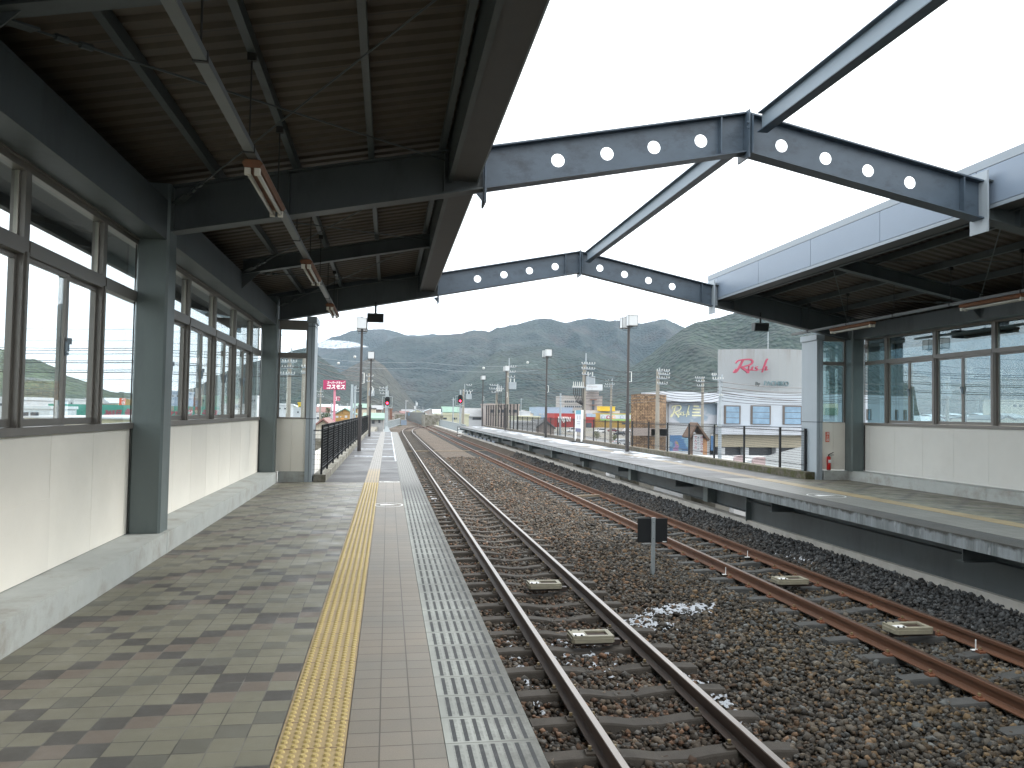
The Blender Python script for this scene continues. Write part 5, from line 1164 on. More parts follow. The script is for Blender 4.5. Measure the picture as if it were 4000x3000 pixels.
# flowing script letters, traced as brush strokes
RUSH = [([(152, 20), (140, 28), (118, 75), (88, 128), (70, 148)], 15), ([(55, 150), (62, 138), (78, 110)], 12), ([(78, 48), (95, 22), (150, 10), (215, 8), (238, 24), (232, 48), (205, 68), (160, 82), (128, 92)], 13), ([(128, 88), (160, 112), (205, 148)], 20), ([(200, 152), (180, 150)], 8),
        ([(208, 80), (200, 112), (212, 124), (232, 106), (242, 84)], 9), ([(242, 84), (236, 120), (252, 122)], 8), ([(290, 84), (272, 90), (272, 102), (286, 112), (276, 126), (256, 122)], 8), ([(388, 2), (376, 14), (350, 90), (332, 146)], 10), ([(338, 120), (352, 90), (370, 84), (374, 100), (364, 122), (388, 116)], 9), ([(252, 122), (290, 122), (345, 106)], 4)]
def strokes(x0, y0, x1, y1, D, t, off, sc_w=1.0):
    mb = MB(); sx, sy = (x1 - x0) / 345.0, (y1 - y0) / 152.0; k = D / FPX
    for li, (pts, w_) in enumerate(RUSH):
        P_ = smooth_path([(x0 + (p[0] - 52) * sx, y0 + p[1] * sy, 0) for p in pts], 4) if len(pts) > 2 else [Vector((x0 + (p[0] - 52) * sx, y0 + p[1] * sy, 0)) for p in pts]
        Q = [at(p.x, p.y, D) for p in P_]; hw = w_ * .66 * sx * k * sc_w; n = len(Q); lo, hi = [], []
        for i, q in enumerate(Q):
            d = Q[min(i + 1, n - 1)] - Q[max(i - 1, 0)]; r = Vector((d.z, 0, -d.x)).normalized() * hw * (.55 + .45 * math.sin(math.pi * min(1, (i + .6) / n)) ** .5)
            lo.append(q - r); hi.append(q + r)
        y_ = D - off - li * .004; vs = [(p.x, y_ - t, p.z) for p in lo + hi] + [(p.x, y_, p.z) for p in lo + hi]
        fs = []
        for i in range(n - 1): fs += [(i, i + 1, n + i + 1, n + i), (2 * n + i, 3 * n + i, 3 * n + i + 1, 2 * n + i + 1), (i, 2 * n + i, 2 * n + i + 1, i + 1), (n + i, n + i + 1, 3 * n + i + 1, 3 * n + i)]
        fs += [(0, n, 3 * n, 2 * n), (n - 1, 3 * n - 1, 4 * n - 1, 2 * n - 1)]
        mb.add(vs, fs)
    return mb
simple('letter_red', (.30, .035, .075), .45, var=.04); simple('letter_yellow', (.78, .78, .52), .6); simple('letter_teal', (.10, .17, .19), .5); simple('letter_orange', (.75, .34, .10), .6)
part(strokes(2862, 1402, 3000, 1457, 80.7, .25, 0), 'red_script_lettering', 'letter_red', hall)
text('By', 'lettering', 'steel_grey_shaded', hall, .52, Matrix.Translation(at(2950, 1505, 80.72)) @ FLAT, .06, bold=.02)
text('PACHIKO', 'lettering', 'letter_teal', hall, .70, Matrix.Translation(at(2983, 1505, 80.75)) @ FLAT, .06, xs=.95)
bb = thing('billboard', 'grey billboard with pale yellow script lettering on the recessed hall wall', 'billboard', at(2705, 1620, 80.7))
g = G('billboard_print', .6); fl = g.noise(.35, 3, .5, st=(1, 1, 1.6)); M['billboard_print'] = g.fin(g.mix(g.ramp(fl, .48, .54), (.44, .47, .52), (.24, .31, .38)), .6)
part(slab(2611, 1573, 2800, 1656, 80.75, .1), 'board', 'billboard_print', bb); part(strokes(2618, 1582, 2695, 1630, 80.64, .05, 0, 1.1), 'script_lettering', 'letter_yellow', bb)
for i, (a, b) in enumerate(((2709, 2730), (2706, 2736), (2704, 2733), (2703, 2741))): part(slab(a, 1584 + i * 12, b, 1590 + i * 12, 80.64, .03), 'text_line', 'letter_yellow', bb)
for q in ((2616, 1700, 2694, 1762), (2776, 1702, 2785, 1760)):
    s_ = thing('poster', ('wide blue poster with pink and yellow shapes below the billboard' if q[0] < 2700 else 'narrow blue poster right of the gabled sign tower'), 'poster', at(q[0], q[1], 76))
    g = G('poster_print', .6); a_ = g.noise(.5, 3, .5); b_ = g.noise(.8, 2, .5, st=(1, 1, .7)); M['poster_print'] = g.fin(g.mix(g.ramp(b_, .55, .60), g.mix(g.ramp(a_, .52, .56), (.06, .15, .30), (.17, .30, .40)), g.mix(g.ramp(a_, .46, .50), (.32, .28, .08), (.26, .15, .28))), .6)
    part(slab(*q, 76, .08), 'sheet', 'poster_print', s_); part(slab(q[0] - 3, q[1] - 4, q[2] + 3, q[1] - 1, 76, .1), 'top_frame', 'white_wall', s_)
k_ = thing('sign_tower', 'small gabled wooden sign tower with red vertical Japanese lettering behind the fence', 'sign', (at(2733, 1800, 60).x, 60, GZ))
DK = 60.0; x0_, x1_ = at(2706, 1700, DK).x, at(2745, 1700, DK).x
simple('timber_orange', (.46, .25, .13), .7); simple('timber_brown', (.14, .09, .065), .8)
part(MB().box(x0_, x1_, DK, DK + .9, GZ, at(2725, 1695, DK).z), 'post_core', 'timber_brown', k_); part(MB().box(x1_ + .002, x1_ + .40, DK + .05, DK + .9, GZ, at(2755, 1712, DK).z), 'side_board', 'timber_orange', k_)
part(slab(2707, 1697, 2744, 1790, DK, .05), 'board', 'white_wall', k_)
pk = at(2717, 1650, DK); el = at(2685, 1706, DK); er = at(2765, 1716, DK)
part(MB().prism([(el.x, el.z), (pk.x, pk.z), (pk.x, pk.z - .22), (el.x + .12, el.z - .10)][::-1], (0, DK - .4, 0), (0, DK + 1.2, 0), 'y').prism([(pk.x, pk.z), (er.x, er.z), (er.x - .08, er.z - .12), (pk.x, pk.z - .22)][::-1], (0, DK - .4, 0), (0, DK + 1.2, 0), 'y'), 'roof', 'timber_brown', k_)
part(MB().prism([(pk.x - .35, pk.z - .75), (pk.x + .3, pk.z - .75), (pk.x, pk.z - .25)], (0, DK + .2, 0), (0, DK + .3, 0), 'y'), 'gable_board', 'tube_dark', k_)
for (tx, s_, m_) in ((2711, 'でんつの', 'letter_red'), (2723, '水とビール', 'letter_teal'), (2734, 'ほしひとも', 'letter_red')):
    for i, ch in enumerate(s_): p = at(tx, 1712 + i * (13.5 if m_ == 'letter_red' else 11), DK); text(ch, 'lettering', m_, k_, .24 if m_ == 'letter_red' else .17, Matrix.Translation((p.x, DK - .055, p.z)) @ FLAT, .004, bold=.004)
# corrugated metal roof with two pink vents below the hall
cr_ = thing('metal_roof', 'grey corrugated metal roof sloping up behind the wire fence', 'roof', at(3050, 1790, 46))
a, b, c_, d = at(2880, 1822, 34), at(3150, 1850, 34), at(3190, 1728, 52), at(2915, 1802, 52)
g = G('corrugated_metal', .35); w_ = g.ma('SINE', g.ma('MULTIPLY', g.X, 26.0)); M['corrugated_metal'] = g.fin(g.mix(g.ramp(w_, -.2, .3), (.12, .135, .14), (.20, .22, .23)), .65, w_, .03, .8); g.b.inputs['Roughness'].default_value = .7
top = [a, b, c_, d]; vs = [tuple(p) for p in top] + [(p.x, p.y, p.z - .25) for p in top]
part(MB().add(vs, [(0, 1, 2, 3), (7, 6, 5, 4), (0, 4, 5, 1), (1, 5, 6, 2), (2, 6, 7, 3), (3, 7, 4, 0)]), 'sheet', 'corrugated_metal', cr_)
part(MB().box(a.x + .3, c_.x + 2, 35, 56, GZ, a.z - .6), 'wall', 'p_grey', cr_)
simple('vent_pink', (.42, .33, .34), .6)
for (x0v, x1v, yv, lb) in ((2872, 2905, 1780, 'left pink-white rounded roof vent behind the fence'), (2945, 2990, 1786, 'right pink-white rounded roof vent behind the fence')):
    p, q = at(x0v, yv, 33), at(x1v, yv + 30, 33); r = (p.z - q.z) * .55; mb = MB(); n = 8
    mb.prism([(p.x, q.z - .6), (q.x, q.z - .6), (q.x, p.z), (p.x + r, p.z)] + [(p.x + r - r * math.sin(math.pi / 2 * i / n), p.z - r + r * math.cos(math.pi / 2 * i / n)) for i in range(1, n + 1)], (0, 33, 0), (0, 33.22, 0), 'y')
    tag(mb.build('roof_vent', 'vent_pink'), lb, 'roof vent', 'pink roof vents')
# ---- shops and blocks farther off
block('hotel', 'grey hotel block with three rows of small windows left of its tower', 'building', 2202, 2291, 1548, 600, 30, 'p_hotel',
      [(2206 + i * 7.6 + (3 if i > 4 else 0), y, 2210.5 + i * 7.6 + (3 if i > 4 else 0), y + 7) for y in (1565, 1585, 1605) for i in range(9) if not (y == 1605 and i < 4)], wm='win_dark')
h2 = block('hotel_tower', 'brownish hotel stair tower with a white sign box on top and red balconies', 'building', 2286, 2352, 1549, 598, 30, 'p_pinkgrey', [(2313, 1562, 2321, 1602)])
part(slab(2291, 1528, 2339, 1549, 600, -8), 'upper_shaft', 'p_pinkgrey', h2); part(slab(2290, 1502, 2340, 1528, 598, 10), 'sign_box', 'white_wall', h2)
for y in (1559, 1580, 1601): part(slab(2304, y, 2331, y + 4, 597, 1.5), 'balcony', 'p_brown', h2)
part(slab(2294, 1510, 2334, 1512, 587.9, .1), 'sign_strip', 'p_brown', h2)
block('warehouse', 'long pale blue metal warehouse behind the red shop', 'building', 2097, 2236, 1593, 450, 25, 'p_blue', [(2122, 1615, 2124, 1622), (2106, 1616, 2115, 1619)], wm='p_beige')
r_ = block('red_shop', 'red shop building with white lettering', 'building', 2165, 2322, 1618, 420, 20, 'p_red', [(2290, 1615, 2326, 1629)], wm='p_blue')
text('JINJAN', 'lettering', 'white_paint', r_, 3.2, Matrix.Translation(at(2180, 1645, 419.6)) @ FLAT, .2, bold=.10, xs=.72)
part(slab(2179, 1628, 2218, 1630, 419.8, .2), 'lettering_bar', 'white_paint', r_); part(slab(2289, 1652, 2310, 1672, 419.8, .3), 'entrance', 'win_dark', r_)
y_ = block('yellow_store', 'yellow store with a green and white banner of round emblems', 'building', 2326, 2478, 1617, 430, 20, 'p_yellow', [(2430, 1650, 2460, 1658)])
part(slab(2344, 1617, 2478, 1637, 429.7, .3), 'banner', 'white_wall', y_); part(slab(2344, 1617, 2478, 1621, 429.4, .1).box(at(2344, 1640, 429.4).x, at(2478, 1640, 429.4).x, 429.3, 429.7, at(2400, 1643.5, 429).z, at(2400, 1637, 429).z), 'banner_edge', 'p_lightgreen', y_)
for i, (x, m_) in enumerate(((2356, 'p_blue'), (2376, 'p_magenta'), (2397, 'letter_orange'), (2429, 'p_blue'))):
    p = at(x, 1630, 429); mb = MB(); mb.tube([(p.x, 429.35, p.z), (p.x, 429.1, p.z)], 1.05, 20); part(mb, 'emblem', m_, y_); mb = MB(); mb.tube([(p.x + .1, 429.09, p.z), (p.x + .1, 429.0, p.z)], .62, 16); part(mb, 'emblem_centre', 'white_wall', y_)
block('sign_block', 'bright yellow box sign above the stores', 'sign', 2343, 2402, 1590, 432, 6, 'p_brightyellow', zlo=1606)
block('store_roof', 'low white store roof right of the red shop', 'building', 2288, 2420, 1606, 436, 14, 'white_wall', [])
block('apartment_block', 'pinkish brown apartment block behind the tall net fence', 'building', 1905, 2028, 1583, 190, 14, 'p_pinkgrey', [(1915 + i * 22, 1600, 1930 + i * 22, 1612) for i in range(5)], roofm='p_pinkgrey')
block('low_shop', 'low grey-green building right of the tall net fence', 'building', 2026, 2110, 1632, 150, 12, 'p_khaki')
block('white_shop', 'small flat white building with two dark windows right of the tall net fence', 'building', 2024, 2071, 1611, 230, 12, 'white_wall', [(2031, 1624, 2041, 1632), (2047, 1624, 2057, 1632)])
block('khaki_house', 'khaki flat-roofed building beside the right signal', 'building', 1711, 1832, 1622, 170, 12, 'p_khaki', [(1727, 1631, 1745, 1638), (1766, 1631, 1779, 1639), (1782, 1631, 1785, 1638)])
gable('house', 'white house with a grey pitched roof left of the tall net fence', 1812, 1882, 1628, 1597, 200, 10, 'white_wall', 'p_roofgrey', [(1846, 1630, 1880, 1640)], along=False)
gable('house', 'pale house with a dark roof just behind the right signal', 1775, 1812, 1640, 1622, 180, 9, 'white_wall', 'p_roofpale', along=True)
gable('house', 'dark brown roofed house below the white shop', 2095, 2165, 1672, 1645, 120, 10, 'p_pinkgrey', 'p_roofdark', along=True)
block('shed', 'grey shed behind the low wire fence left of the white information sign', 'shed', 2030, 2095, 1655, 118, 10, 'p_grey')
# ---- left side of the tracks
o_ = gable('house', 'orange gabled house with dark beams and green roof beside the pink sign column', 1310, 1384, 1618, 1597, 190, 16, 'p_orange', 'p_roofgreen', [(1312, 1624, 1322, 1632), (1328, 1626, 1333, 1630), (1347, 1623, 1356, 1632)], wm='white_wall')
xx = at(1347, 1600, 189.9)
part(slab(1312, 1616, 1382, 1617.6, 189.9, .1), 'beam', 'timber_brown', o_); part(slab(1338, 1599, 1339, 1616, 189.9, .1), 'beam', 'timber_brown', o_); part(slab(1331, 1634, 1343, 1638, 189.9, .1), 'shop_sign', 'letter_orange', o_)
gable('house', 'orange house with green hipped roof behind the nearer lamp post', 1376, 1440, 1595, 1578, 230, 14, 'p_orange', 'p_roofgreen', [(1390, 1585, 1398, 1595)], along=False, wm='p_roofgrey')
block('house', 'beige building between the two near-platform lamp posts', 'house', 1396, 1466, 1598, 215, 14, 'p_beige', roofm='p_roofdark')
gable('house', 'grey tiled house behind the farther near-platform lamp post', 1440, 1490, 1600, 1585, 240, 14, 'p_pinkgrey', 'p_roofgrey', along=False)
gable('house', 'low house with wide green roof below the left signal', 1430, 1498, 1636, 1619, 105, 12, 'p_grey', 'p_roofgreen', [(1452, 1642, 1463, 1655), (1478, 1640, 1486, 1652)], along=False)
block('shed', 'long pale shed left of the pink sign column', 'shed', 1233, 1302, 1618, 230, 12, 'white_wall', [(1238, 1629, 1250, 1637)])
gable('house', 'cream house with maroon roof just behind the start of the near fence', 1236, 1290, 1662, 1640, 90, 9, 'p_beige', 'p_roofmaroon', [(1268, 1658, 1274, 1664)])
block('house', 'small reddish-brown building right of the left signal', 'house', 1500, 1532, 1600, 260, 12, 'p_brown', [(1505, 1608, 1512, 1613)])
# roadside column sign
cs_ = thing('drugstore_sign', 'tall magenta sign board with white Japanese lettering on a pink column', 'sign', (at(1305, 1650, 140).x, 140, GZ)); DS = 140
a_, b_ = at(1263, 1484, DS), at(1349, 1523, DS)
part(MB().box(at(1301, 1600, DS).x, at(1309.5, 1600, DS).x, DS + .3, DS + .7, GZ, b_.z + .01), 'column', 'p_pink', cs_)
part(MB().box(a_.x, b_.x, DS, DS + 1.0, b_.z + .02, a_.z), 'board', 'p_magenta', cs_)
text('スーパードラッグ', 'lettering', 'white_paint', cs_, .50, Matrix.Translation(at(1277, 1498.5, DS - .03)) @ FLAT, .02, bold=.02, xs=.74, shear=.25)
text('コスモス', 'lettering', 'white_paint', cs_, .88, Matrix.Translation(at(1273.5, 1517.5, DS - .03)) @ FLAT, .02, bold=.035, xs=.90, shear=.15)
q1, q2 = at(1310.5, 1548, DS), at(1327, 1566, DS); part(MB().box(q1.x, q2.x, DS + .3, DS + .6, q2.z, q1.z), 'small_board', 'p_magenta', cs_)
text('酒', 'lettering', 'white_paint', cs_, .74, Matrix.Translation(at(1310.8, 1564, DS + .26)) @ FLAT, .02, bold=.03)
# drugstore seen through the left windows
ds = thing('drugstore', 'long teal-fronted drugstore with red lettering seen through the near windows', 'building', (at(520, 1600, 110).x, 110, GZ)); DD = 110
xa, xb = at(188, 1600, DD).x, at(858, 1600, DD).x; zt, zb_ = at(520, 1583, DD).z, at(520, 1627, DD).z
part(MB().box(xa, xb, DD, DD + 1.2, zb_, zt), 'sign_front', 'p_teal', ds); part(MB().box(xa - 1, xb + 1, DD + 1.201, DD + 30, GZ, zt - .4), 'wall', 'white_wall', ds)
part(slab(256, 1596, 280, 1624, DD, .15), 'yellow_sign', 'p_brightyellow', ds)
text('薬', 'lettering', 'letter_red', ds, .95, Matrix.Translation(at(250, 1621, DD - .18)) @ FLAT, .02, bold=.03)
text('365日', 'lettering', 'letter_red', ds, .80, Matrix.Translation(at(407, 1620, DD - .03)) @ FLAT, .03, bold=.04, shear=.2, xs=1.05)
text('毎日', 'lettering', 'letter_red', ds, .92, Matrix.Translation(at(485, 1620, DD - .03)) @ FLAT, .03, bold=.04, shear=.2)
text('スーパードラッグ', 'lettering', 'letter_red', ds, .52, Matrix.Translation(at(596, 1618, DD - .03)) @ FLAT, .03, bold=.03, shear=.2)
text('コスモス', 'lettering', 'letter_red', ds, 1.12, Matrix.Translation(at(715, 1625, DD - .03)) @ FLAT, .03, bold=.07, shear=.2, xs=1.0)
cb_ = thing('cream_shed', 'low cream-walled shed with a pale edge in front of the teal drugstore', 'shed', (at(300, 1640, 60).x, 60, GZ))
p, q = at(95, 1632, 60), at(560, 1700, 60); part(MB().box(p.x, q.x, 60, 80, GZ, p.z), 'wall', 'p_creamroof', cb_); part(MB().box(p.x - .2, q.x + .2, 59.8, 80, p.z + .001, p.z + .12), 'roof_edge', 'white_wall', cb_)
block('white_building', 'white flat-roofed building left of the teal drugstore', 'building', 86, 125, 1560, 130, 14, 'white_wall', [(92, 1575, 116, 1582)])
block('white_building', 'pale building at the left edge of the first window', 'building', -40, 22, 1560, 110, 14, 'white_wall', [(0, 1575, 15, 1585)])
block('pale_canopy', 'long pale flat canopy in front of the white buildings', 'building', 80, 196, 1597, 100, 8, 'p_roofpale', [(90, 1610, 110, 1640), (120, 1610, 150, 1640)])
for (x0, x1, yt, D_, m_, lb) in ((258, 288, 1562, 220, 'white_wall', 'small white building above the teal drugstore sign'), (293, 324, 1568, 230, 'white_wall', 'second small white building above the teal drugstore sign'), (326, 350, 1573, 240, 'p_beige', 'small beige building above the teal drugstore sign'),
        (470, 520, 1566, 200, 'p_yellow', 'small tan building right of the red upright sign'), (668, 702, 1534, 150, 'p_blue', 'blue-topped building just right of the first column'), (702, 790, 1556, 190, 'p_brown', 'brown-roofed building behind the drugstore, right part'), (788, 900, 1552, 170, 'p_roofgreen', 'green-roofed hall behind the drugstore, seen in the third window'), (858, 940, 1585, 130, 'p_grey', 'grey building right of the drugstore'), (976, 1002, 1552, 160, 'white_wall', 'white building with red marks in the last side window'),
        (1085, 1122, 1583, 160, 'white_wall', 'white house behind the poles in the end window'), (1128, 1172, 1597, 180, 'white_wall', 'second white house in the end window'), (1164, 1196, 1577, 200, 'p_brightyellow', 'yellow building at the right of the end window')):
    block('town_building', lb, 'building', x0, x1, yt, D_, 10, m_, [(x0 + 5, yt + 10, x0 + 11, yt + 16), (x1 - 11, yt + 10, x1 - 5, yt + 16)])
s_ = thing('upright_sign', 'red upright sign with white characters above the teal drugstore', 'sign', at(479, 1570, 140)); part(slab(470, 1555, 490, 1583, 140, .5), 'board', 'sign_red', s_)
for i, ch in enumerate('焼肉'): p = at(474.5, 1567 + i * 12, 139.4); text(ch, 'lettering', 'white_paint', s_, .55, Matrix.Translation(p) @ FLAT, .02, bold=.02)
# houses seen low in the far platform windows
for (x0, x1, ye, yp, D_, mr, lb, al) in ((3556, 3625, 1648, 1629, 120, 'p_roofpale', 'pale gabled house roof in the far window just right of the hall', True), (3612, 3700, 1652, 1632, 110, 'white_wall', 'wide snowy-white gabled roof in the far shelter window', True), (3590, 3650, 1637, 1628, 210, 'p_roofmaroon', 'red-brown roof behind the white gable in the far windows', False),
        (3745, 3815, 1640, 1633, 220, 'p_roofmaroon', 'low maroon roof in the middle far window', False), (3700, 3745, 1634, 1626, 260, 'p_roofdark', 'dark roof in the middle far window', False), (3815, 3868, 1636, 1626, 200, 'p_roofpale', 'snow-covered roof right of the maroon roof', False), (3760, 3800, 1628, 1622, 330, 'p_roofgrey', 'small distant grey roof in the middle far window', False), (3905, 3960, 1640, 1626, 150, 'p_roofdark', 'dark roof in the right far window', True), (3955, 4020, 1634, 1618, 170, 'p_roofgrey', 'grey house at the right edge of the picture', False), (3640, 3690, 1626, 1620, 380, 'p_roofpale', 'tiny pale roof behind the white gable', False), (3720, 3760, 1622, 1616, 420, 'white_wall', 'tiny white house under the wooded hill in the far window', False), (3830, 3870, 1622, 1615, 400, 'p_roofpale', 'tiny pale house under the hill, right window', False)):
    gable('house', lb, x0, x1, ye, yp, D_, 10, 'p_beige', mr, along=al)
block('school', 'pale tall building at the right edge seen through the far window', 'building', 3950, 4010, 1565, 260, 14, 'p_beige', [(3958, 1580, 3970, 1590), (3980, 1580, 3992, 1590)])
# distant roofs filling the valley floor
cols = ['p_roofdark', 'p_roofgrey', 'p_roofpale', 'p_roofmaroon', 'p_roofdark', 'p_roofgreen']; r_ = random.Random(5)
spots = [(1545 + i * 27 + r_.uniform(-8, 8), 1612 + r_.uniform(-2, 5), r_.uniform(380, 700)) for i in range(20)] + [(1240 + i * 22 + r_.uniform(-8, 8), 1606 + r_.uniform(-2, 5), r_.uniform(330, 520)) for i in range(10)] + [(1090 + i * 24, 1604 + r_.uniform(-2, 4), r_.uniform(300, 450)) for i in range(5)] + [(330 + i * 33, 1574 + r_.uniform(-3, 5), r_.uniform(330, 450)) for i in range(8)]
cn = {'p_roofdark': 'dark', 'p_roofgrey': 'grey', 'p_roofpale': 'pale blue', 'p_roofmaroon': 'maroon', 'white_wall': 'white', 'p_roofgreen': 'green'}
for x, y, D_ in spots:
    w_ = r_.uniform(7, 11) * FPX / D_; mr = r_.choice(cols)
    gable('distant_house', 'tiny distant house with a ' + cn[mr] + ' roof at the foot of the hills', x - w_ / 2, x + w_ / 2, y, y - r_.uniform(1.5, 3.0) * FPX / D_, D_, 9, r_.choice(['p_grey', 'p_beige', 'p_khaki', 'p_pinkgrey']), mr, along=r_.random() < .6, group='distant houses at the foot of the hills')
# ------------------------------------------------------------------ utility poles and wires
def upole(x, yt, D, label, arms=(), r=.17, m='pole_concrete', trafo=None, top=None, tilt=0, potheads=None):
    p = at(x, yt, D); X, Z = p.x, p.z; th = thing('utility_pole', label, 'utility pole', (X, D, GZ), 'utility poles around the station'); k = D / FPX
    part(MB().cyl((X, D), r * 1.25, GZ, Z, 12, r * .72), 'pole', m, th)
    for (dy, wl, wr) in arms:      # picture offsets: below top, left and right reach
        z = Z - dy * k; mb = MB().box(X - wl * k, X + wr * k, D - .22, D - .14, z - .035, z + .03); a_ = part(mb, 'crossarm', 'pole_steel', th)
        n = max(2, int((wl + wr) / 9))
        for i in range(n + 1):
            xx = X - wl * k + (wl + wr) * k * i / n
            mb = MB(); mb.cyl((xx, D - .18), .04, z + .04, z + .16, 8, .025); mb.cyl((xx, D - .18), .055, z + .08, z + .10, 8); part(mb, 'insulator', 'insulator', a_)
    if top: part(MB().cyl((X + .12, D), .05, Z - .6, Z + top * k, 8), 'top_mast', 'pole_steel', th)
    if trafo:
        dy, dx, s_ = trafo; z = Z - dy * k; mb = MB(); mb.cbox(X + dx * k - .35 * s_, X + dx * k + .35 * s_, D - .5, D + .1, z - .55 * s_, z + .1 * s_, .08)
        t_ = part(mb, 'switchgear', 'pole_steel', th); mb = MB()
        for i in (-1, 1): mb.cyl((X + dx * k + i * .18, D - .2), .05, z + .1 * s_, z + .45 * s_, 8)
        part(mb, 'bushings', 'insulator', t_)
    if potheads:
        dx0, dy0, n, y_end, xj = potheads; z = Z - dy0 * k
        part(MB().box(X + (dx0 - 6) * k, X + .1, D - .25, D - .17, z - .06, z + .02), 'pothead_arm', 'pole_steel', th)
        for i in range(n):
            xx = X + (dx0 + i * 8) * k; mb = MB(); mb.cyl((xx, D - .2), .05, z, z + 22 * k, 8, .03); mb.cyl((xx, D - .2), .09, z - .02, z + .10, 8); part(mb, 'pothead', 'insulator', th)
            mb = MB(); zz = z - 45 * k; mb.tube([(xx, D - .2, z), (xx, D - .2, zz + .4), (xx + (X + xj * k - xx) * .4, D - .2, zz - .3), (X + xj * k, D - .2, zz - 28 * k), (X + xj * k + i * .05, D - .2, GZ)], .035, 6); part(mb, 'cable', 'cable', th)
    return Vector((X, D, Z))
PO = {}
PO['a'] = upole(2570, 1446, 56, 'concrete utility pole with many crossarms in front of the stone-clad wall', ((4, 6, 44), (18, 0, 46), (34, 6, 44), (56, 4, 36)), .17, top=10)
PO['b'] = upole(2745, 1472, 72, 'thinner concrete utility pole in front of the grey billboard', ((6, 34, 3), (20, 30, 3), (38, 26, 2)), .15)
PO['c'] = upole(2814, 1474, 50, 'pale steel utility pole with stepped brackets in front of the hall windows', ((10, 36, 6), (-6, 40, -24), (78, 8, 6)), .12, 'pole_steel', top=12)
PO['d'] = upole(2388, 1500, 96, 'concrete utility pole behind the nearest far-platform lamp post', ((-12, 26, 0), (3, 26, 10), (12, 30, 3)), .16, top=22)
PO['e'] = upole(2283, 1424, 62, 'tall utility pole with switchgear and six cables, right of the white information sign', ((-2, 12, 40), (18, 12, 40), (40, 10, 22)), .18, top=46, trafo=(52, 22, 1.0), potheads=(-46, 92, 6, 0, -6))
PO['f'] = upole(1984, 1432, 76, 'tall utility pole with switchgear behind the third far-platform lamp post', ((2, 6, 30), (22, 0, 28), (42, 0, 26)), .18, top=34, trafo=(66, 18, 1.0))
PO['g'] = upole(1941, 1520, 88, 'utility pole with cable terminations above the tall net fence', ((-14, 28, 0), (0, 30, 24), (14, 20, 4)), .16, top=20, potheads=(0, 8, 3, 0, 20))
PO['h'] = upole(1811, 1520, 92, 'utility pole just right of the red signal at the platform end', ((-15, -12, 30), (8, 0, 34)), .15, top=20, trafo=(22, 20, .9))
PO['i'] = upole(2190, 1537, 125, 'plain pale pole in front of the blue warehouse', (), .18, 'pole_steel')
PO['j'] = upole(1771, 1553, 150, 'thin distant pole above the khaki building', ((10, 5, 5),), .13, 'pole_steel')
PO['k'] = upole(1727, 1594, 160, 'short distant pole above the concrete wall block', (), .13, 'pole_steel')
PO['l'] = upole(1586, 1563, 170, 'thin pale pole with a round plate beside the far track curve', ((4, 1, 8),), .10, 'pole_steel')
PO['m'] = upole(1625, 1566, 200, 'pale pole with two white oval boards above the far tracks', ((22, 8, 14),), .14, 'pole_steel')
for dx, dy in ((4, 12), (-4, 26)): tag(slab(1625 + dx - 3, 1566 + dy - 6, 1625 + dx + 3, 1566 + dy + 6, 199.6, .15).build('track_board', 'white_wall'), 'white oval board on the pale pole above the far tracks', 'sign', 'white boards on the distant pole')
tag(slab(1594, 1612, 1609, 1624, 230, .3).build('road_sign', 'win_blue'), 'small blue road sign above the parapet in the distance', 'road sign')
PO['n'] = upole(1253, 1516, 125, 'utility pole left of the pink sign column', ((14, 13, 9), (26, 8, 8), (33, 10, 12)), .15, top=4)
PO['o'] = upole(1376, 1502, 115, 'pale steel pole with a street lamp right of the magenta sign', (), .22, 'pole_steel')
PO['p'] = upole(1388, 1508, 118, 'second pale pole with small arms right of the magenta sign', ((22, 0, 14), (10, 2, 12)), .17, 'pole_steel', top=3)
PO['q'] = upole(1441, 1458, 82, 'utility pole with grey boxes beside the farther near-platform lamp post', ((12, 8, 16), (32, 6, 14)), .14, trafo=(70, 12, .8))
PO['r'] = upole(1509, 1510, 100, 'utility pole with crossarms above the left signal', ((6, 24, 2), (16, 26, 0), (28, 22, 2)), .13, 'pole_steel', top=4)
PO['s'] = upole(1132, 1384, 56, 'left utility pole of the pair in the end window', ((30, 44, 26), (52, 44, 14), (76, 40, 20)), .17, top=24)
PO['t'] = upole(1190, 1396, 52, 'right utility pole of the pair in the end window, with a tall mast', ((38, 8, 12), (60, 8, 8)), .17, top=66)
PO['u'] = upole(3700, 1490, 64, 'utility pole with bright fittings in the middle far window', ((4, 30, 4), (-12, 26, 4), (20, 24, 8)), .16, top=30, trafo=(40, -8, .9))
PO['v'] = upole(3900, 1446, 60, 'brown utility pole in the right far window', ((6, 6, 10), (20, 6, 10), (32, 6, 8)), .13, 'timber_brown')
PO['w'] = upole(3772, 1432, 58, 'pale bracket pole at the divider of the middle far window', ((8, 0, 26), (26, 0, 26), (46, 0, 28)), .05, 'pole_steel')
for x, yt, D_, lb in ((1330, 1578, 250, 'thin pole behind the orange gabled house'), (1295, 1575, 160, 'thin pole between tree and pink column'), (1357, 1575, 210, 'thin light pole rising above the green roof'), (1680, 1598, 330, 'tiny pole over the far retaining wall'), (1652, 1590, 330, 'tiny pole left of the far retaining wall'), (2036, 1556, 210, 'pale pole with a small arm above the white shop'), (3820, 1560, 240, 'thin distant pole in the middle far window')):
    upole(x, yt, D_, lb, ((4, 2, 7),), .11, 'pole_steel')
def wire(pts, sag, label, r=.018, balls=0, m='cable'):
    out = MB(); th = None
    for a, b in zip(pts[:-1], pts[1:]):
        a, b = Vector(a), Vector(b); P_ = [a.lerp(b, i / 14) - Vector((0, 0, sag * 4 * (i / 14) * (1 - i / 14))) for i in range(15)]; out.tube(P_, r, 4)
    o = out.build('overhead_wire', m); tag(o, label, 'overhead wire', 'overhead wires over the town')
    return o
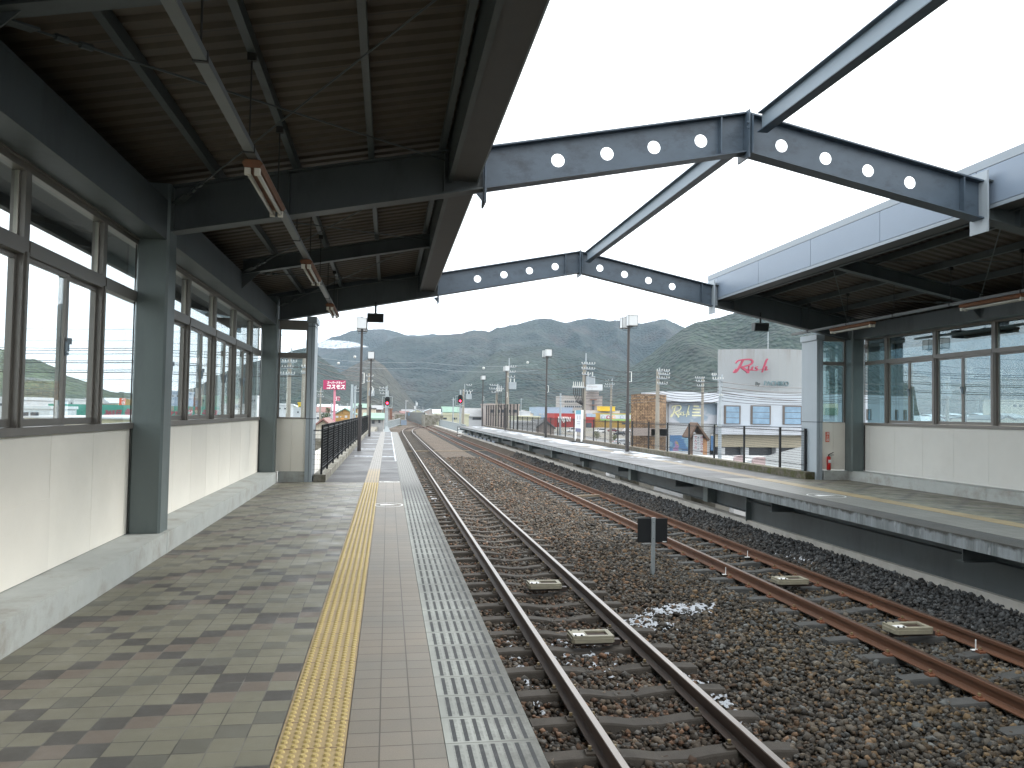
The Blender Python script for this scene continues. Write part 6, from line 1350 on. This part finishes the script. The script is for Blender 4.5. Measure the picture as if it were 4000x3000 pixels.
# left side: bundle running from the pair of poles past the windows
L0 = [(50, 1278), (98, 1324), (107, 1355), (119, 1360), (130, 1376), (159, 1405), (163, 1408), (196, 1446), (203, 1452), (238, 1487)]
ends = [1384, 1396, 1402, 1410, 1418, 1428, 1433, 1442, 1448, 1462]
for i, yy in enumerate((1276, 1322, 1352, 1361, 1374, 1401, 1409, 1438, 1447, 1476)):
    a = at(-300, yy - 6, 58); mid = at(520, yy + 10 - (yy - 1270) * .02, 57); b = PO['s'].copy() if i % 2 else PO['t'].copy(); b = at(1132 if i % 2 else 1190, 1310 + (yy - 1276) * .93, 56 if i % 2 else 52)
    wire([a, mid, b], .10, 'dark overhead wire crossing the near windows, ' + ('thin' if i in (0, 1, 9) else 'thick') + ' strand number counted from the top: ' + ['first', 'second', 'third', 'fourth', 'fifth', 'sixth', 'seventh', 'eighth', 'ninth', 'tenth'][i], .012 if i in (0, 1, 9) else (.03 if i in (6, 8) else .021))
for i, (y0, y1) in enumerate(((1401, 1453), (1425, 1471), (1448, 1487))): wire([at(1195, y0 - 8, 53), at(1405, y1, 80)], .2, ['upper', 'middle', 'lower'][i] + ' of three wires running down to the lamp post beside the end wall', .03)
for i, (dy, n_) in enumerate(((0, 'top'), (20, 'second'), (42, 'third'))):
    wire([PO['f'] + Vector((.6, -.1, -dy * 76 / FPX)), PO['e'] + Vector((0, -.1, -dy * 62 / FPX)), PO['a'] + Vector((.2, -.1, -dy * 56 / FPX)), PO['c'] + Vector((0, -.1, -.3 - dy * 50 / FPX)), at(3400, 1500 + dy * 1.4, 54), at(3900, 1450 + dy * 1.2, 60), at(4300, 1450 + dy, 62)], .35, n_ + ' high-voltage wire linking the poles behind the far platform', .02)
for i, (y0, y1, y2) in enumerate(((1540, 1520, 1520), (1552, 1534, 1532), (1562, 1545, 1543), (1572, 1552, 1554), (1585, 1562, 1560), (1596, 1575, 1566))):
    wire([at(2100, y0 - 26, 90), at(2570, y0 - 30, 56), at(2814, y1 - 10, 50), at(3330, y2, 54), at(3700, y2 + 2, 64), at(4250, y2 + 2, 64)], .3, ['first', 'second', 'third', 'fourth', 'fifth', 'sixth'][i] + ' low wire from the top crossing in front of the white hall', .018)
for i, (xa, ya, xb_, yb_) in enumerate(((1200, 1392, 2100, 1424), (1200, 1416, 2100, 1446), (1560, 1516, 1960, 1520), (1830, 1530, 2290, 1500))):
    wire([at(xa, ya, 150), at((xa + xb_) / 2, (ya + yb_) / 2 + 6, 140), at(xb_, yb_, 130)], .5, ['highest pale wire', 'second pale wire', 'lower faint wire', 'rising faint wire'][i] + ' across the valley in front of the hills', .022, m='pole_steel' if i < 2 else 'cable')
bl = MB()
for i, (x, y) in enumerate(((1386, 1394), (1322, 1419), (2061, 1416), (1889, 1438))):
    p = at(x, y, 148); tag(MB().sphere(p, .26, 10).build('marker_ball', 'insulator', smooth=True), ['white ball on the highest pale wire left of the lamps', 'white ball on the second pale wire left of the lamps', 'white ball on the highest wire, right side', 'white ball on the second wire, middle'][i], 'marker ball', 'white marker balls on the wires')
s_ = thing('street_lamp', 'small antenna mast on the hall tower roof', 'antenna', at(3000, 1365, 86)); part(MB().cyl((at(3000, 1365, 86).x, 86), .05, at(3000, 1372, 86).z, at(3000, 1265, 86).z, 6), 'mast', 'pole_steel', s_); s_.name = 'antenna_mast'
# ------------------------------------------------------------------ cars
simple('tyre', (.02, .02, .02), .8); simple('rim', (.4, .4, .42), .4, metal=.6)
for n_, c_ in (('white', (.75, .77, .80)), ('black', (.02, .022, .028)), ('silver', (.42, .45, .48)), ('darkred', (.12, .02, .03)), ('bluegrey', (.16, .22, .30))):
    simple('car_' + n_, c_, .25, var=.02, spec=.6)
def car(px, py, ang, colr, label, van=False):
    p = atz(px, py, GZ + .02); th = thing('parked_car', label, 'car', p, 'cars parked below the station'); th.rotation_euler.z = math.radians(ang)
    W = .84; hgt = 1.85 if van else 1.48
    low = [(-2.15, .35), (2.1, .35), (2.2, .62), (2.05, .86), (1.15, .98), (-1.7 if not van else -2.1, 1.0), (-2.18, .82)]
    up = [(1.15, .98), (.45 if not van else .75, hgt), (-1.1 if not van else -1.9, hgt), (-1.75 if not van else -2.12, 1.0)]
    def lp(mb, name, m, par=None): o = mb.build(name, m, par or th); return o
    mb = MB(); mb.prism(low, (0, -W, 0), (0, W, 0), 'y'); n = len(up)
    vs = [(a, -W + (.16 if b > 1.1 else .02), b) for a, b in up] + [(a, W - (.16 if b > 1.1 else .02), b) for a, b in up]
    mb.add(vs, [tuple(range(n)), tuple(range(n, 2 * n))[::-1]] + [(i, n + i, n + (i + 1) % n, (i + 1) % n) for i in range(n)]); lp(mb, 'body', 'car_' + colr)
    for s_ in (-1, 1):
        mb = MB(); y0 = s_ * (W - .01); y1 = s_ * (W - .145); mb.add([(.98, y0, 1.03), (.42 if not van else .7, y1, hgt - .1), (-1.05 if not van else -1.8, y1, hgt - .1), (-1.5 if not van else -1.95, y0, 1.04)], [(0, 1, 2, 3)]); lp(mb, 'side_window', 'win_dark')
    mb = MB(); mb.add([(1.155, -W + .1, 1.03), (1.155, W - .1, 1.03), (.52 if not van else .8, W - .2, hgt - .06), (.52 if not van else .8, -W + .2, hgt - .06)], [(0, 1, 2, 3)]); lp(mb, 'windscreen', 'win_dark')
    mb = MB(); xb_ = -1.72 if not van else -2.13; mb.add([(xb_ - .03, -W + .1, 1.05), (xb_ + .55 - (.35 if van else 0), -W + .2, hgt - .1), (xb_ + .55 - (.35 if van else 0), W - .2, hgt - .1), (xb_ - .03, W - .1, 1.05)], [(0, 1, 2, 3)]); lp(mb, 'rear_window', 'win_dark')
    for x_ in (-1.35, 1.35):
        for s_ in (-1, 1):
            w_ = lp(MB().tube([(x_, s_ * (W - .18), .33), (x_, s_ * (W + .02), .33)], .33, 18), 'wheel', 'tyre'); lp(MB().tube([(x_, s_ * (W + .021), .33), (x_, s_ * (W + .03), .33)], .20, 14), 'rim', 'rim', w_)
    for s_ in (-1, 1): lp(MB().box(2.08, 2.19, s_ * .5 - .2, s_ * .5 + .2, .64, .78), 'headlight', 'insulator'); lp(MB().box(-2.2, -2.1, s_ * .6 - .15, s_ * .6 + .15, .72, .88), 'tail_light', 'red_paint')
for a in ((2182, 1812, 200, 'black', 'black car seen in the gap under the far platform'), (2868, 2008, 150, 'white', 'white car roof glimpsed under the far platform beside the steel wall'), (2345, 1690, 185, 'white', 'white van in the car park behind the white information sign', True), (2420, 1702, 170, 'black', 'black car in the car park left of the nearest far-platform lamp post'),
          (2235, 1688, 185, 'white', 'white box van in front of the red shop', True), (2452, 1688, 10, 'white', 'white car parked beside the stone-clad wall'), (2395, 1688, 5, 'darkred', 'dark red car in the car park behind the fence'), (2430, 1738, 20, 'silver', 'silver car close to the stone-clad wall'), (2010, 1692, 90, 'bluegrey', 'blue-grey car behind the tall net fence'), (1960, 1690, 80, 'black', 'black car behind the tall net fence'), (2070, 1690, 10, 'silver', 'silver car left of the red shop'), (2910, 2020, 95, 'darkred', 'dark car beside the white car under the far platform')): car(*a)
# ------------------------------------------------------------------ trees and shrubs
simple('bark', (.10, .075, .05), .9, var=.2)
for n_, c_ in (('green', (.040, .068, .022)), ('yellow', (.19, .19, .035)), ('olive', (.085, .10, .03))): simple('leaf_' + n_, c_, .8, var=.4, scale=2.2)
def tree(p, h, r, leaf, label, name='tree', n=900, trunk=.3, cat='tree'):
    th = thing(name, label, cat, p); rr = random.Random(int(p.x * 13 + p.y)); mb = MB()
    mb.tube([p, p + Vector((0, 0, h * trunk)), p + Vector((.1 * r, .05, h * .7))], .05 * h ** .8 * .5, 8, .02)
    for i in range(7): a = rr.uniform(0, 6.28); z0 = h * rr.uniform(.25, .55); mb.tube([p + Vector((0, 0, z0)), p + Vector((math.cos(a) * r * .6, math.sin(a) * r * .6, z0 + h * .25))], .03 * h ** .6 * .5, 5, .008)
    part(mb, 'trunk', 'bark', th); mb = MB()
    lobes = [(Vector((rr.uniform(-.55, .55) * r, rr.uniform(-.55, .55) * r, h * rr.uniform(trunk + .1, .86))), r * rr.uniform(.32, .6)) for _ in range(11)]
    for i in range(n):
        c_, q = rr.choice(lobes); d = Vector((rr.gauss(0, 1), rr.gauss(0, 1), rr.gauss(0, 1))).normalized() * q * rr.uniform(.55, 1.08); c0 = p + c_ + d; s_ = r * rr.uniform(.05, .11)
        u = Vector((rr.gauss(0, 1), rr.gauss(0, 1), rr.gauss(0, 1))).normalized(); v = u.cross(Vector((rr.gauss(0, 1), rr.gauss(0, 1), rr.gauss(0, 1)))).normalized()
        mb.quad(c0 - u * s_, c0 + v * s_ * .6, c0 + u * s_, c0 - v * s_ * .6)
    part(mb, 'crown', 'leaf_' + leaf, th)
p = at(1277, 1640, 150); p.z = GZ; tree(p, at(1277, 1575, 150).z - GZ, 1.35, 'green', 'dense round dark green tree left of the pink sign column', n=1600)
for x, y, h, r, lf, lb in ((2420, 1905, 2.6, 1.0, 'yellow', 'yellow-green shrub in the gap under the far platform'), (2330, 1726, 2.8, 1.3, 'olive', 'olive shrub in the car park behind the white information sign'), (2400, 1732, 2.4, 1.3, 'olive', 'second olive shrub, right of the first, behind the wire fence'), (2395, 1925, 2.0, .8, 'yellow', 'smaller yellow-green shrub beside the gap under the far platform')):
    tree(atz(x, y, GZ), h, r, lf, lb, 'shrub', 500, .15, 'shrub')
for x, D_, h, r, lf, lb in ((1462, 92, 3.4, 1.6, 'olive', 'yellowish bush behind the near fence beside the left signal'), (1440, 96, 3.0, 1.4, 'green', 'green bush behind the near fence'), (1538, 140, 5.6, 1.6, 'green', 'dark bush right of the left signal before the concrete wall'), (1247, 60, 3.6, 1.0, 'olive', 'garden bush seen between end wall and near fence')):
    q = at(x, 1650, D_); q.z = GZ; tree(q, h, r, lf, lb, 'bush', 700, .12, 'bush')
# ------------------------------------------------------------------ air
hz = bpy.data.materials.new('haze'); hz.use_nodes = True; hz.node_tree.nodes.clear()
pv = N(hz.node_tree, 'ShaderNodeVolumePrincipled'); pv.inputs['Color'].default_value = (.52, .76, 1.0, 1); pv.inputs['Density'].default_value = .00008; pv.inputs['Anisotropy'].default_value = .1
ho = N(hz.node_tree, 'ShaderNodeOutputMaterial'); hz.node_tree.links.new(pv.outputs[0], ho.inputs['Volume']); M['haze'] = hz
tag(MB().box(-6500, 6500, -80, 7500, GZ - 3, 900).build('haze', 'haze'), None, None, kind='stuff')
